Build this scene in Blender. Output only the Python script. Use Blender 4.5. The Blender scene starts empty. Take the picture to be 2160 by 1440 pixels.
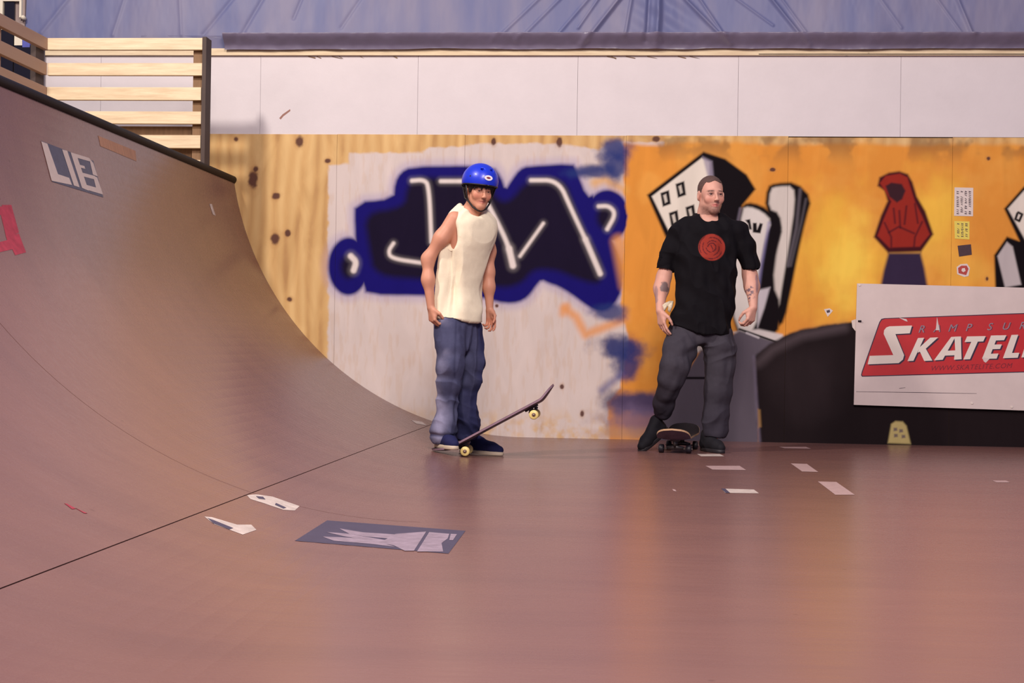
import bpy, bmesh, math, random
import numpy as np
from mathutils import Vector, Matrix

random.seed(5)
SC = bpy.context.scene
COL = SC.collection

# ------------------------------------------------------------------ camera
F_PX = 3200.0                       # focal length in pixels of the 2160 wide frame
CAM_H = 0.671
D = 11.19                           # distance of the back wall
_v = Vector((253.0, -14.0, -F_PX)).normalized()        # world +Y seen in camera axes
_x = Vector((1.0, -0.015, 0.0)); _x.z = -(_x.x*_v.x + _x.y*_v.y)/_v.z; _x.normalize()
_z = _x.cross(_v).normalized()
RW = Matrix((_x, _v, _z))           # world <- camera
cam_data = bpy.data.cameras.new('camera')
cam = bpy.data.objects.new('camera', cam_data); COL.objects.link(cam)
cam_data.sensor_width = 36.0
cam_data.lens = 36.0*F_PX/2160.0
cam_data.clip_end = 200
cam.matrix_world = Matrix.Translation((0, 0, CAM_H)) @ RW.to_4x4()
SC.camera = cam

# ------------------------------------------------------------------ light and exposure
SC.view_settings.view_transform = 'Standard'
SC.view_settings.look = 'None'
SC.view_settings.gamma = 1.0
SC.view_settings.use_curve_mapping = False
SC.view_settings.exposure = -0.05
world = bpy.data.worlds.new('World'); SC.world = world; world.use_nodes = True
bg = world.node_tree.nodes['Background']
bg.inputs[0].default_value = (0.66, 0.66, 1.0, 1); bg.inputs[1].default_value = 0.27

def area_light(name, loc, target, size, power, color, sy=None):
    l = bpy.data.lights.new(name, 'AREA'); l.energy = power; l.color = color
    l.shape = 'RECTANGLE'; l.size = size; l.size_y = sy or size
    o = bpy.data.objects.new(name, l); COL.objects.link(o); o.location = loc
    d = Vector(target) - Vector(loc); o.rotation_euler = d.to_track_quat('-Z', 'Y').to_euler()
    return o
area_light('unseen_overhead_lamp', (-4.2, 6.1, 5.4), (0.0, 10.4, 0.8), 0.4, 300, (1.0, 0.90, 0.80))
area_light('unseen_overhead_lamp', (0.6, 3.2, 5.6), (1.2, 10.0, 0.5), 1.4, 300, (1.0, 0.88, 0.80))
area_light('unseen_overhead_lamp', (0.3, 0.0, 5.6), (0.0, 3.0, 0.0), 2.2, 560, (1.0, 0.85, 0.78))  # unseen lamp, placed to brighten the foreground floor

# ------------------------------------------------------------------ pixel rays -> places in the hall
O = Vector((0, 0, CAM_H))
def ray(px, py):
    return RW @ Vector(((px-1080.0)/F_PX, -(py-720.0)/F_PX, -1.0))
def W(px, py, Y=D):
    r = ray(px, py); t = Y/r.y; return O + r*t
def FL(px, py, z=0.0):
    r = ray(px, py); t = (z-CAM_H)/r.z; return O + r*t
RX0 = W(1105, 922).x                # foot of the ramp's curve
RAD = 2.24
def RP(px, py, off=0.0):            # point on the ramp's curve
    r = ray(px, py); R = RAD-off
    ox, oz = O.x-RX0, O.z-RAD
    a = r.x*r.x+r.z*r.z; b = 2*(ox*r.x+oz*r.z); c = ox*ox+oz*oz-R*R
    t = (-b+math.sqrt(max(b*b-4*a*c, 0)))/(2*a)
    return O + r*t
cop = W(466, 380)
COP_X, COP_Z = RX0-math.sqrt(max(RAD**2-(RAD-cop.z)**2, 0)), cop.z

# ------------------------------------------------------------------ helpers
def tag(o, label=None, cat=None, group=None, kind=None):
    if label: o['label'] = label
    if cat: o['category'] = cat
    if group: o['group'] = group
    if kind: o['kind'] = kind
    return o
def link(name, me, mat=None, parent=None):
    o = bpy.data.objects.new(name, me); COL.objects.link(o)
    if mat is not None: me.materials.append(mat)
    if parent is not None:
        o.parent = parent
        o.matrix_parent_inverse = Matrix.Translation(parent.location).inverted() if parent.type == 'EMPTY' else parent.matrix_world.inverted()
    return o
def empty(name, loc=(0, 0, 0)):
    o = bpy.data.objects.new(name, None); COL.objects.link(o); o.location = loc; o.empty_display_size = 0.1
    return o
def mesh_from(verts, faces, smooth=False):
    me = bpy.data.meshes.new('mesh'); me.from_pydata([tuple(v) for v in verts], [], faces); me.update()
    if smooth: me.polygons.foreach_set('use_smooth', [True]*len(me.polygons))
    return me
def np_mesh(V, Q, smooth=True, col=None, tri=False):
    me = bpy.data.meshes.new('mesh'); n = len(Q); k = Q.shape[1]
    me.vertices.add(len(V)); me.vertices.foreach_set('co', V.astype(np.float32).ravel())
    me.loops.add(n*k); me.loops.foreach_set('vertex_index', Q.astype(np.int32).ravel())
    me.polygons.add(n); me.polygons.foreach_set('loop_start', np.arange(0, n*k, k, dtype=np.int32))
    me.update(calc_edges=True)
    me.polygons.foreach_set('use_smooth', np.full(n, smooth))
    if col is not None:
        a = me.color_attributes.new('paint', 'FLOAT_COLOR', 'POINT')
        a.data.foreach_set('color', col.astype(np.float32).ravel())
    me.validate(); return me
class MB:
    """collects shapes for one mesh"""
    def __init__(s): s.v = []; s.f = []
    def add(s, vs, fs):
        b = len(s.v); s.v += [Vector(v) for v in vs]; s.f += [tuple(b+i for i in f) for f in fs]; return s
    def box(s, lo, hi, M=None):
        vs = [Vector((x, y, z)) for z in (lo[2], hi[2]) for y in (lo[1], hi[1]) for x in (lo[0], hi[0])]
        if M is not None: vs = [M @ v for v in vs]
        return s.add(vs, [(0, 2, 3, 1), (4, 5, 7, 6), (0, 1, 5, 4), (2, 6, 7, 3), (0, 4, 6, 2), (1, 3, 7, 5)])
    def prism(s, pts, d):
        """closed polygon extruded along vector d"""
        n = len(pts); d = Vector(d); P = [Vector(p) for p in pts]
        s.add(P + [p+d for p in P], [tuple(range(n-1, -1, -1)), tuple(range(n, 2*n))] +
              [(i, (i+1) % n, n+(i+1) % n, n+i) for i in range(n)]); return s
    def tube(s, path, r, n=10, closed=False):
        P = [Vector(p) for p in path]; m = len(P); rs = r if isinstance(r, (list, tuple)) else [r]*m
        vs = []
        for i, p in enumerate(P):
            t = (P[min(i+1, m-1)]-P[max(i-1, 0)]).normalized()
            a = t.cross(Vector((0, 0, 1)));
            if a.length < 1e-3: a = t.cross(Vector((0, 1, 0)))
            a.normalize(); b = t.cross(a)
            vs += [p + (a*math.cos(2*math.pi*k/n)+b*math.sin(2*math.pi*k/n))*rs[i] for k in range(n)]
        fs = [(i*n+k, i*n+(k+1) % n, (i+1)*n+(k+1) % n, (i+1)*n+k) for i in range(m-1) for k in range(n)]
        fs += [tuple(range(n-1, -1, -1)), tuple((m-1)*n+k for k in range(n))]
        return s.add(vs, fs)
    def build(s, name, mat, parent=None, smooth=False, bevel=0.0):
        me = mesh_from(s.v, s.f)
        bm = bmesh.new(); bm.from_mesh(me)
        bmesh.ops.recalc_face_normals(bm, faces=bm.faces)
        if bevel: bmesh.ops.bevel(bm, geom=[e for e in bm.edges if e.calc_face_angle(0) > 0.6], offset=bevel, segments=2, affect='EDGES', profile=0.5)
        bm.to_mesh(me); bm.free()
        if smooth:
            me.polygons.foreach_set('use_smooth', [True]*len(me.polygons))
        return link(name, me, mat, parent)

# ---- noise in numpy
def vnoise(x, y, s, seed=0):
    rs = np.random.RandomState(seed); T = rs.rand(64, 64)
    u = x/s+seed*3.7+100; v = y/s+seed*1.3+100
    i = np.floor(u).astype(int); j = np.floor(v).astype(int); fu = u-i; fv = v-j
    fu = fu*fu*(3-2*fu); fv = fv*fv*(3-2*fv); i %= 64; j %= 64; i1 = (i+1) % 64; j1 = (j+1) % 64
    return (T[i, j]*(1-fu)+T[i1, j]*fu)*(1-fv)+(T[i, j1]*(1-fu)+T[i1, j1]*fu)*fv
def fbm(x, y, s, seed=0, o=4):
    r = 0; a = 0.5; t = 0
    for k in range(o): r = r+a*vnoise(x, y, s/2**k, seed+k); t += a; a *= .5
    return r/t
def sstep(a, b, x):
    t = np.clip((x-a)/(b-a), 0, 1); return t*t*(3-2*t)
def sd_poly(x, y, pts):
    P = np.array(pts, float); n = len(P); d = np.full(x.shape, 1e18); ins = np.zeros(x.shape, bool)
    for i in range(n):
        a = P[i]; b = P[(i+1) % n]; ex, ey = b-a; wx = x-a[0]; wy = y-a[1]
        t = np.clip((wx*ex+wy*ey)/(ex*ex+ey*ey+1e-12), 0, 1)
        d = np.minimum(d, (wx-ex*t)**2+(wy-ey*t)**2)
        c = (a[1] > y) != (b[1] > y)
        if ey != 0: ins ^= c & (x < a[0]+ex*(y-a[1])/ey)
    return np.where(ins, -1, 1)*np.sqrt(d)
def chaikin(pts, closed, it=2):
    P = [np.array(p, float) for p in pts]
    for _ in range(it):
        Q = [] if closed else [P[0]]
        n = len(P)
        for i in range(n if closed else n-1):
            a, b = P[i], P[(i+1) % n]; Q += [a*.75+b*.25, a*.25+b*.75]
        if not closed: Q.append(P[-1])
        P = Q
    return [tuple(p) for p in P]
def sd_line(x, y, pts, closed=False):
    P = np.array(pts, float); d = np.full(x.shape, 1e18)
    for i in range(len(P)-1):
        a = P[i]; b = P[i+1]; ex, ey = b-a; wx = x-a[0]; wy = y-a[1]
        t = np.clip((wx*ex+wy*ey)/(ex*ex+ey*ey+1e-12), 0, 1)
        d = np.minimum(d, (wx-ex*t)**2+(wy-ey*t)**2)
    return np.sqrt(d)
def s2l(c):
    c = np.array(c, float)/255.0
    return np.where(c <= 0.04045, c/12.92, ((c+0.055)/1.055)**2.4)

# ------------------------------------------------------------------ materials
def rgb(r, g, b): return tuple(float(v) for v in s2l((r, g, b)))+(1.0,)
def mat(name, color, rough=0.6, spec=0.5, metal=0.0, var=0.0, vscale=8.0, stretch=(1, 1, 1), bump=0.0, bscale=60.0,
        coat=0.0, color2=None, coords='Object', attr=False, sheen=0.0, sss=0.0):
    m = bpy.data.materials.new(name); m.use_nodes = True; nt = m.node_tree; N = nt.nodes; L = nt.links
    p = N['Principled BSDF']
    p.inputs['Roughness'].default_value = rough; p.inputs['Specular IOR Level'].default_value = spec
    p.inputs['Metallic'].default_value = metal; p.inputs['Coat Weight'].default_value = coat
    if sheen: p.inputs['Sheen Weight'].default_value = sheen
    if sss: p.inputs['Subsurface Weight'].default_value = sss; p.inputs['Subsurface Radius'].default_value = (0.01, 0.004, 0.002)
    tc = N.new('ShaderNodeTexCoord'); mp = N.new('ShaderNodeMapping'); mp.inputs['Scale'].default_value = stretch
    L.new(tc.outputs[coords], mp.inputs['Vector'])
    if attr:
        at = N.new('ShaderNodeAttribute'); at.attribute_name = 'paint'; base = at.outputs['Color']
    else:
        rg = N.new('ShaderNodeRGB'); rg.outputs[0].default_value = color; base = rg.outputs[0]
    if var or color2:
        nz = N.new('ShaderNodeTexNoise'); nz.inputs['Scale'].default_value = vscale; nz.inputs['Detail'].default_value = 6
        nz.inputs['Roughness'].default_value = 0.65
        L.new(mp.outputs[0], nz.inputs['Vector'])
        mr = N.new('ShaderNodeMapRange'); mr.inputs['From Min'].default_value = 0.35; mr.inputs['From Max'].default_value = 0.65
        L.new(nz.outputs['Fac'], mr.inputs['Value'])
        if color2:
            mx = N.new('ShaderNodeMix'); mx.data_type = 'RGBA'; L.new(mr.outputs[0], mx.inputs[0]); L.new(base, mx.inputs[6]); mx.inputs[7].default_value = color2
            base = mx.outputs[2]
        if var:
            m2 = N.new('ShaderNodeMapRange'); m2.inputs['To Min'].default_value = 1-var; m2.inputs['To Max'].default_value = 1+var*0.6
            L.new(nz.outputs['Fac'], m2.inputs['Value']); m2.inputs['From Min'].default_value = 0.3; m2.inputs['From Max'].default_value = 0.7
            mu = N.new('ShaderNodeVectorMath'); mu.operation = 'SCALE'; L.new(base, mu.inputs[0]); L.new(m2.outputs[0], mu.inputs['Scale'])
            base = mu.outputs[0]
    L.new(base, p.inputs['Base Color'])
    if bump:
        nb = N.new('ShaderNodeTexNoise'); nb.inputs['Scale'].default_value = bscale; nb.inputs['Detail'].default_value = 4
        L.new(mp.outputs[0], nb.inputs['Vector'])
        bp = N.new('ShaderNodeBump'); bp.inputs['Strength'].default_value = bump; bp.inputs['Distance'].default_value = 0.01
        L.new(nb.outputs['Fac'], bp.inputs['Height']); L.new(bp.outputs[0], p.inputs['Normal'])
    return m

M = {}
def floor_material(name, c1, c2, rough):
    m = mat(name, c1, rough=rough, spec=0.4, color2=c2, vscale=1.3, stretch=(0.5, 2.2, 1), var=0.05)
    nt = m.node_tree; N = nt.nodes; L = nt.links; p = N['Principled BSDF']
    tc = N.new('ShaderNodeTexCoord'); mp = N.new('ShaderNodeMapping'); mp.inputs['Scale'].default_value = (1.2, 14, 14)
    L.new(tc.outputs['Object'], mp.inputs[0]); nz = N.new('ShaderNodeTexNoise'); nz.inputs['Scale'].default_value = 3; nz.inputs['Detail'].default_value = 8
    L.new(mp.outputs[0], nz.inputs['Vector']); mr = N.new('ShaderNodeMapRange'); mr.inputs['From Min'].default_value = .3; mr.inputs['From Max'].default_value = .7
    mr.inputs['To Min'].default_value = rough-.015; mr.inputs['To Max'].default_value = rough+.03
    L.new(nz.outputs['Fac'], mr.inputs['Value']); L.new(mr.outputs[0], p.inputs['Roughness'])
    # scattered dark specks and pale scuffs
    v = N.new('ShaderNodeTexVoronoi'); v.inputs['Scale'].default_value = 5.0; L.new(tc.outputs['Object'], v.inputs['Vector'])
    lt = N.new('ShaderNodeMapRange'); lt.inputs['From Min'].default_value = 0.03; lt.inputs['From Max'].default_value = 0.05; L.new(v.outputs['Distance'], lt.inputs['Value'])
    lt.inputs['To Min'].default_value = .78; lt.inputs['To Max'].default_value = 1.0
    src = p.inputs['Base Color'].links[0].from_socket
    sc = N.new('ShaderNodeVectorMath'); sc.operation = 'SCALE'; L.new(src, sc.inputs[0]); L.new(lt.outputs[0], sc.inputs['Scale'])
    L.new(sc.outputs[0], p.inputs['Base Color'])
    return m
M['floor'] = floor_material('brown_ramp_board', rgb(125, 89, 84), rgb(114, 81, 78), 0.27)
M['ramp'] = floor_material('brown_ramp_sheet', rgb(118, 83, 83), rgb(106, 74, 76), 0.38)
M['gap'] = mat('dark_gap', rgb(34, 24, 24), 0.9, 0.1)
M['white_panel'] = mat('white_wall_panel', rgb(212, 204, 208), 0.5, 0.25, var=0.05, vscale=2.5, bump=0.05)
M['lumber'] = mat('pale_pine_lumber', rgb(214, 190, 156), 0.6, var=0.12, vscale=3.0, stretch=(1.2, 12, 14), color2=rgb(222, 204, 172))
M['lumber_side'] = mat('pine_lumber_lengthwise', rgb(178, 146, 126), 0.6, var=0.10, vscale=3.0, stretch=(12, 1.2, 14), color2=rgb(166, 134, 114))
def add_knots(m, scale, r, dark):
    nt = m.node_tree; N = nt.nodes; L = nt.links; p = N['Principled BSDF']; tc = N.new('ShaderNodeTexCoord')
    v = N.new('ShaderNodeTexVoronoi'); v.inputs['Scale'].default_value = scale; L.new(tc.outputs['Object'], v.inputs['Vector'])
    lt = N.new('ShaderNodeMapRange'); lt.inputs['From Min'].default_value = r*.4; lt.inputs['From Max'].default_value = r
    L.new(v.outputs['Distance'], lt.inputs['Value']); lt.inputs['To Min'].default_value = dark; src = p.inputs['Base Color'].links[0].from_socket
    sc = N.new('ShaderNodeVectorMath'); sc.operation = 'SCALE'; L.new(src, sc.inputs[0]); L.new(lt.outputs[0], sc.inputs['Scale']); L.new(sc.outputs[0], p.inputs['Base Color'])
add_knots(M['lumber'], 5.5, .075, .35); add_knots(M['lumber_side'], 5.5, .07, .45)
M['lumber_dark'] = mat('weathered_lumber', rgb(128, 98, 70), 0.75, var=0.2, vscale=4.0, stretch=(10, 10, 1.5))
M['post_dark'] = mat('dark_brown_edge', rgb(74, 60, 56), 0.75, var=0.15, vscale=5)  # dark brown of the end and corner posts
M['steel'] = mat('dark_steel_pipe', rgb(26, 20, 32), 0.6, 0.15, metal=0.0, var=0.15, vscale=6)
M['plat'] = mat('platform_plywood', rgb(150, 118, 84), 0.7, var=0.1, vscale=4)
M['tape'] = mat('pale_tape', rgb(178, 150, 150), 0.5, var=0.15, vscale=25)
M['tape2'] = mat('scuffed_pale_sticker', rgb(196, 182, 176), 0.5, var=0.25, vscale=22)
M['navy'] = mat('navy_sticker', rgb(62, 58, 84), 0.45, var=0.12, vscale=14)
M['flame'] = mat('pale_flame_print', rgb(146, 130, 146), 0.5, var=0.3, vscale=18)
M['teal_sticker'] = mat('dark_teal_sticker', rgb(66, 68, 92), 0.45, var=0.25, vscale=30)
M['lib_white'] = mat('off_white_print', rgb(196, 178, 172), 0.5, var=0.06, vscale=30)
M['red_paint'] = mat('faded_red_paint', rgb(165, 52, 72), 0.7, var=0.3, vscale=20)
M['patch'] = mat('bare_wood_patch', rgb(176, 130, 104), 0.7, var=0.22, vscale=8, stretch=(1, 6, 1))
M['sign'] = mat('white_sign_board', rgb(212, 196, 194), 0.4, 0.5, var=0.06, vscale=5)
M['sign_red'] = mat('red_print', rgb(188, 42, 48), 0.4, var=0.06, vscale=12)
M['sign_dark'] = mat('dark_print', rgb(50, 30, 58), 0.45)
M['sign_white'] = mat('white_print', rgb(224, 212, 204), 0.4)
M['maroon'] = mat('maroon_print', rgb(120, 26, 44), 0.45)
M['paper'] = mat('white_paper', rgb(214, 200, 196), 0.7, var=0.05)
M['paper_y'] = mat('yellow_paper', rgb(224, 204, 92), 0.7, var=0.05)
M['ink'] = mat('dark_ink', rgb(74, 62, 72), 0.8)
M['black_sticker'] = mat('dark_sticker', rgb(66, 38, 48), 0.5, var=0.2, vscale=60)
M['red_sticker'] = mat('red_sticker', rgb(176, 62, 56), 0.5, var=0.2, vscale=60)

def plywood_material():
    m = bpy.data.materials.new('painted_plywood'); m.use_nodes = True; nt = m.node_tree; N = nt.nodes; L = nt.links; p = N['Principled BSDF']
    p.inputs['Roughness'].default_value = 0.65; p.inputs['Specular IOR Level'].default_value = 0.05
    tc = N.new('ShaderNodeTexCoord')
    mp = N.new('ShaderNodeMapping'); mp.inputs['Scale'].default_value = (3.0, 3.0, 0.8); L.new(tc.outputs['Object'], mp.inputs[0])
    n1 = N.new('ShaderNodeTexNoise'); n1.inputs['Scale'].default_value = 2.2; n1.inputs['Detail'].default_value = 7; n1.inputs['Distortion'].default_value = 0.9
    L.new(mp.outputs[0], n1.inputs['Vector'])
    wv = N.new('ShaderNodeTexWave'); wv.inputs['Scale'].default_value = 1.1; wv.inputs['Distortion'].default_value = 9; wv.inputs['Detail'].default_value = 3
    wv.inputs['Detail Scale'].default_value = .6
    L.new(mp.outputs[0], wv.inputs['Vector'])
    ad = N.new('ShaderNodeMath'); ad.operation = 'MULTIPLY_ADD'; L.new(wv.outputs['Fac'], ad.inputs[0]); ad.inputs[1].default_value = 0.35; L.new(n1.outputs['Fac'], ad.inputs[2])
    cr = N.new('ShaderNodeValToRGB'); e = cr.color_ramp.elements
    e[0].position = .3; e[0].color = rgb(184, 142, 96); e[1].position = .95; e[1].color = rgb(216, 180, 126)
    e.new(.55).color = rgb(203, 163, 110)
    L.new(ad.outputs[0], cr.inputs[0])
    at = N.new('ShaderNodeAttribute'); at.attribute_name = 'paint'
    mx = N.new('ShaderNodeMix'); mx.data_type = 'RGBA'; L.new(at.outputs['Alpha'], mx.inputs[0]); L.new(cr.outputs[0], mx.inputs[6]); L.new(at.outputs['Color'], mx.inputs[7])
    # faint grain through the paint
    g = N.new('ShaderNodeMapRange'); g.inputs['From Min'].default_value = .3; g.inputs['From Max'].default_value = .7; g.inputs['To Min'].default_value = .93; g.inputs['To Max'].default_value = 1.05
    L.new(n1.outputs['Fac'], g.inputs['Value']); sc = N.new('ShaderNodeVectorMath'); sc.operation = 'SCALE'
    L.new(mx.outputs[2], sc.inputs[0]); L.new(g.outputs[0], sc.inputs['Scale']); L.new(sc.outputs[0], p.inputs['Base Color'])
    return m
M['ply'] = plywood_material()

# ------------------------------------------------------------------ back wall
def wx(px, py=500): return W(px, py).x
def wz(px, py): return W(px, py).z
PLY_TOP = W(1080, 285.5).z
WALL_TOP = W(1080, 117).z
wb = MB().box((-6.6, D+0.03, -0.3), (5.2, D+0.12, WALL_TOP+0.02)).build('wall_back', M['gap']); wb['kind'] = 'structure'

# painted plywood: colours of the mural in wall coordinates
def wpts(pts): return [((lambda p: (p.x, p.z))(W(a, b))) for a, b in pts]
PXM = D/F_PX                        # metres per photo pixel on the wall
class Canvas:
    def __init__(s, X, Z):
        s.X, s.Z = X, Z; s.C = np.zeros(X.shape+(4,)); s.C[..., :3] = s2l((214, 198, 186))
    def over(s, cov, col):
        cov = np.clip(cov, 0, 1)[..., None]; a = s.C[..., 3:4]
        col = s2l(col) if not isinstance(col, np.ndarray) else col
        na = cov+a*(1-cov)
        s.C[..., :3] = np.where(na > 1e-6, (col*cov+s.C[..., :3]*a*(1-cov))/np.maximum(na, 1e-6), s.C[..., :3]); s.C[..., 3:4] = na
    def near(s, pts, m=0.15):
        P = np.array(pts); lo = P.min(0)-m; hi = P.max(0)+m
        return (s.X.max() > lo[0]) and (s.X.min() < hi[0])
    def poly(s, px, col, soft=3, op=1.0, wob=0.0):
        P = wpts(px)
        if not s.near(P): return
        d = sd_poly(s.X, s.Z, P)/PXM
        if wob: d = d+wob*(fbm(s.X, s.Z, .12, 11)-.5)*2
        s.over(op*(1-sstep(-soft, soft, d)), col)
    def tower(s, px, col, soft=4): s.poly(chaikin(px, True, 1), col, soft+.8)
    def line(s, px, col, w=3, soft=2, op=1.0):
        P = wpts(px)
        if not s.near(P): return
        d = sd_line(s.X, s.Z, P)/PXM
        s.over(op*(1-sstep(w-soft, w+soft, d)), col)
    def blob(s, cx, cy, rx, ry, col, op=1.0, soft=0.5, wob=0.6, seed=3, sc=.1):
        c = W(cx, cy)
        if s.X.max() < c.x-rx*PXM*2 or s.X.min() > c.x+rx*PXM*2: return
        q = np.sqrt(((s.X-c.x)/(rx*PXM))**2+((s.Z-c.z)/(ry*PXM))**2)+wob*(fbm(s.X, s.Z, sc, seed)-.5)*2
        s.over(op*(1-sstep(1-soft, 1+soft, q)), col)

WHITE = (208, 194, 190); BLUE = (24, 17, 104); INK = (25, 17, 30); ORG = (218, 144, 62); BLK = (20, 14, 19); TEAL = (36, 50, 112)
def paint(cv):
    X, Z = cv.X, cv.Z
    nz = fbm(X, Z, .25, 5); nf = fbm(X, Z, .05, 9); ns = fbm(X*6, Z, .15, 21)
    # white ground
    white = [(693, 348), (737, 346), (738, 324), (890, 322), (905, 312), (975, 309), (1010, 303), (1180, 303), (1262, 316), (1300, 300), (1400, 300), (1400, 960), (693, 960)]
    d = sd_poly(X, Z, wpts(white))/PXM if cv.near(wpts(white)) else np.full(X.shape, 99.)
    cov = 1-sstep(-3, 4, d+8*(nf-.5))
    pyb = (wz(1100, 922)-Z)/-PXM    # px above the floor
    wear = sstep(75, 10, pyb)*sstep(.35, .65, nf*.6+nz*.4)*.8
    cv.over(cov*(1-wear), WHITE)
    cv.over(cov*sstep(.52, .7, ns)*.25, (196, 166, 140))
    cv.over(cov*sstep(.5, .8, nz)*.25*sstep(330, 120, pyb), (190, 160, 140))
    # blue lettering, soft edged, nearly black inside
    shapes = [[(750, 428), (830, 419), (833, 385), (845, 364), (866, 353), (960, 350), (1040, 352), (1056, 372), (1066, 402), (1080, 380), (1096, 358), (1114, 351),
               (1208, 346), (1214, 356), (1238, 416), (1255, 410), (1290, 505), (1305, 539), (1315, 571), (1312, 612), (1296, 643), (1276, 656), (1253, 653), (1230, 638),
               (1204, 618), (1178, 603), (1159, 597), (1142, 589), (1130, 602), (1120, 617), (1104, 632), (1081, 638), (1049, 636), (1020, 626), (893, 622), (773, 620), (768, 600), (752, 560), (749, 477)]]
    def ell(cx, cy, rx, ry, n=28): return [(cx+rx*math.cos(2*math.pi*k/n), cy+ry*math.sin(2*math.pi*k/n)) for k in range(n)]
    shapes += [ell(735, 561, 42, 60), ell(1281, 455, 45, 54)]
    if cv.near(wpts(shapes[0]), .4):
        d = np.full(X.shape, 1e9)
        for sh in shapes: d = np.minimum(d, sd_poly(X, Z, wpts(chaikin(sh, True, 1)))/PXM)
        d = d+3*(nz-.5)
        cv.over((1-sstep(-4, 8, d)), BLUE)
        cv.over((1-sstep(4, 26, d))*.25*(d > 0), (110, 100, 190))
        inner = [[(768, 448), (850, 436), (856, 400), (868, 374), (950, 372), (1030, 372), (1050, 420), (1075, 425), (1110, 380), (1190, 372), (1215, 440), (1240, 500), (1272, 560), (1268, 600),
                  (1240, 596), (1170, 570), (1125, 570), (1100, 600), (1050, 610), (900, 590), (790, 585), (775, 520)], ell(735, 562, 17, 26), ell(1278, 458, 20, 26)]
        di = np.full(X.shape, 1e9)
        for sh in inner: di = np.minimum(di, sd_poly(X, Z, wpts(chaikin(sh, True, 2)))/PXM)
        cv.over((1-sstep(-12, 10, di+6*(nz-.5)))*.93, INK)
    strokes = [([(869, 381), (894, 379), (905, 392), (910, 510)], 5), ([(930, 382), (975, 382)], 5), ([(1029, 430), (1062, 494), (1074, 525)], 5.5), ([(1074, 525), (1082, 560)], 8),
               ([(1097, 540), (1146, 471)], 4), ([(1120, 380), (1178, 380), (1204, 439), (1235, 505)], 5), ([(1235, 505), (1266, 577)], 6.5),
               ([(1263, 435), (1285, 434), (1299, 451), (1281, 483)], 5), ([(830, 513), (819, 529), (825, 545), (887, 554)], 4.5), ([(740, 540), (752, 552), (746, 570)], 7.5)]
    for pts, w in strokes:
        cv.line(chaikin(pts, False, 3), (222, 210, 206), w*.80, 3.6)
        cv.line(chaikin(pts, False, 3), (222, 210, 206), w*1.5, 8, .15)
    # orange ground
    org = [(1318, 290), (2700, 290), (2700, 960), (1290, 960), (1285, 850), (1310, 820), (1330, 720), (1312, 640), (1318, 600), (1318, 505), (1328, 455), (1318, 405)]
    if cv.near(wpts(org)):
        d = sd_poly(X, Z, wpts(org))/PXM
        bare = 1-sstep(-1, 7, d+6*(nf-.5))
        d2 = (W(1600, 300).z-Z)/PXM       # px below the top of the sheets
        cv.over(bare*sstep(-4, 10, d2+14*(nz-.5)), ORG)
        cv.over(bare*sstep(.45, .7, nz)*.35, (232, 170, 84))
        cv.over(bare*(1-sstep(0, 55, d2))*sstep(.45, .62, fbm(X, Z, .18, 31))*.55, (120, 88, 60))
    cv.blob(1760, 540, 95, 110, (238, 190, 74), .7, .7, .7, 41, .2)
    cv.blob(1785, 560, 45, 80, (244, 210, 90), .7, .7, .7, 43, .15)
    cv.blob(1965, 455, 55, 75, (240, 196, 78), .7, .7, .7, 45, .2)
    cv.blob(2010, 560, 60, 50, (238, 186, 80), .5, .7, .7, 46, .2)
    # loose orange and blue spray over the white
    cv.line([(1190, 650), (1215, 668), (1235, 705), (1275, 690), (1320, 672)], (222, 150, 88), 9, 9, .8)
    cv.line([(1196, 645), (1186, 662)], (222, 150, 88), 7, 8, .6)
    cv.line([(1255, 385), (1275, 378), (1318, 400)], (216, 160, 84), 9, 10, .7)
    cv.line([(1305, 510), (1322, 600)], ORG, 14, 12, .8)
    cv.blob(1298, 318, 34, 24, TEAL, .9, .6, .6, 51); cv.blob(1245, 362, 48, 12, TEAL, .85, .6, .5, 52); cv.blob(1297, 350, 24, 32, TEAL, .9, .6, .6, 53)
    cv.line([(1205, 368), (1290, 352)], TEAL, 8, 8, .6)
    cv.blob(1285, 660, 36, 16, TEAL, .85, .6, .5, 54)
    cv.blob(1312, 735, 50, 24, (40, 50, 108), .95, .6, .6, 55); cv.blob(1322, 768, 26, 32, (40, 50, 108), .9, .6, .6, 56); cv.line([(1310, 790), (1270, 822)], (70, 76, 140), 8, 9, .6)
    cv.blob(1345, 850, 75, 24, (62, 60, 100), .95, .5, .4, 57); cv.blob(1350, 885, 80, 26, (112, 96, 128), .8, .6, .5, 58)
    cv.blob(1320, 915, 60, 14, (170, 132, 110), .7, .7, .6, 59)
    # tower on the left of the mural
    cv.poly([(1365, 411), (1484, 320), (1530, 335), (1575, 368), (1594, 399), (1566, 433), (1556, 480), (1520, 520), (1404, 500)], BLK, 4)
    cv.poly([(1375, 414), (1480, 333), (1496, 342), (1500, 470), (1470, 520), (1412, 490)], (222, 212, 200), 3)
    cv.poly([(1482, 330), (1502, 340), (1505, 372), (1494, 378)], (150, 140, 160), 4, .8)
    for (a, b) in ((1404, 420), (1436, 401), (1422, 462), (1457, 450)):
        cv.poly([(a-11, b-13), (a+7, b-19), (a+11, b+10), (a-6, b+16)], BLK, 2.5)
        cv.poly([(a-5, b-8), (a+1, b-11), (a+4, b+5), (a-1, b+8)], (222, 212, 200), 2.5, .8)
    # tall tower, right
    cv.tower([(1613, 440), (1618, 394), (1635, 386), (1680, 384), (1713, 418), (1700, 462), (1684, 533), (1670, 605), (1655, 677), (1640, 690), (1620, 600), (1640, 481)], BLK, 4)
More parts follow.
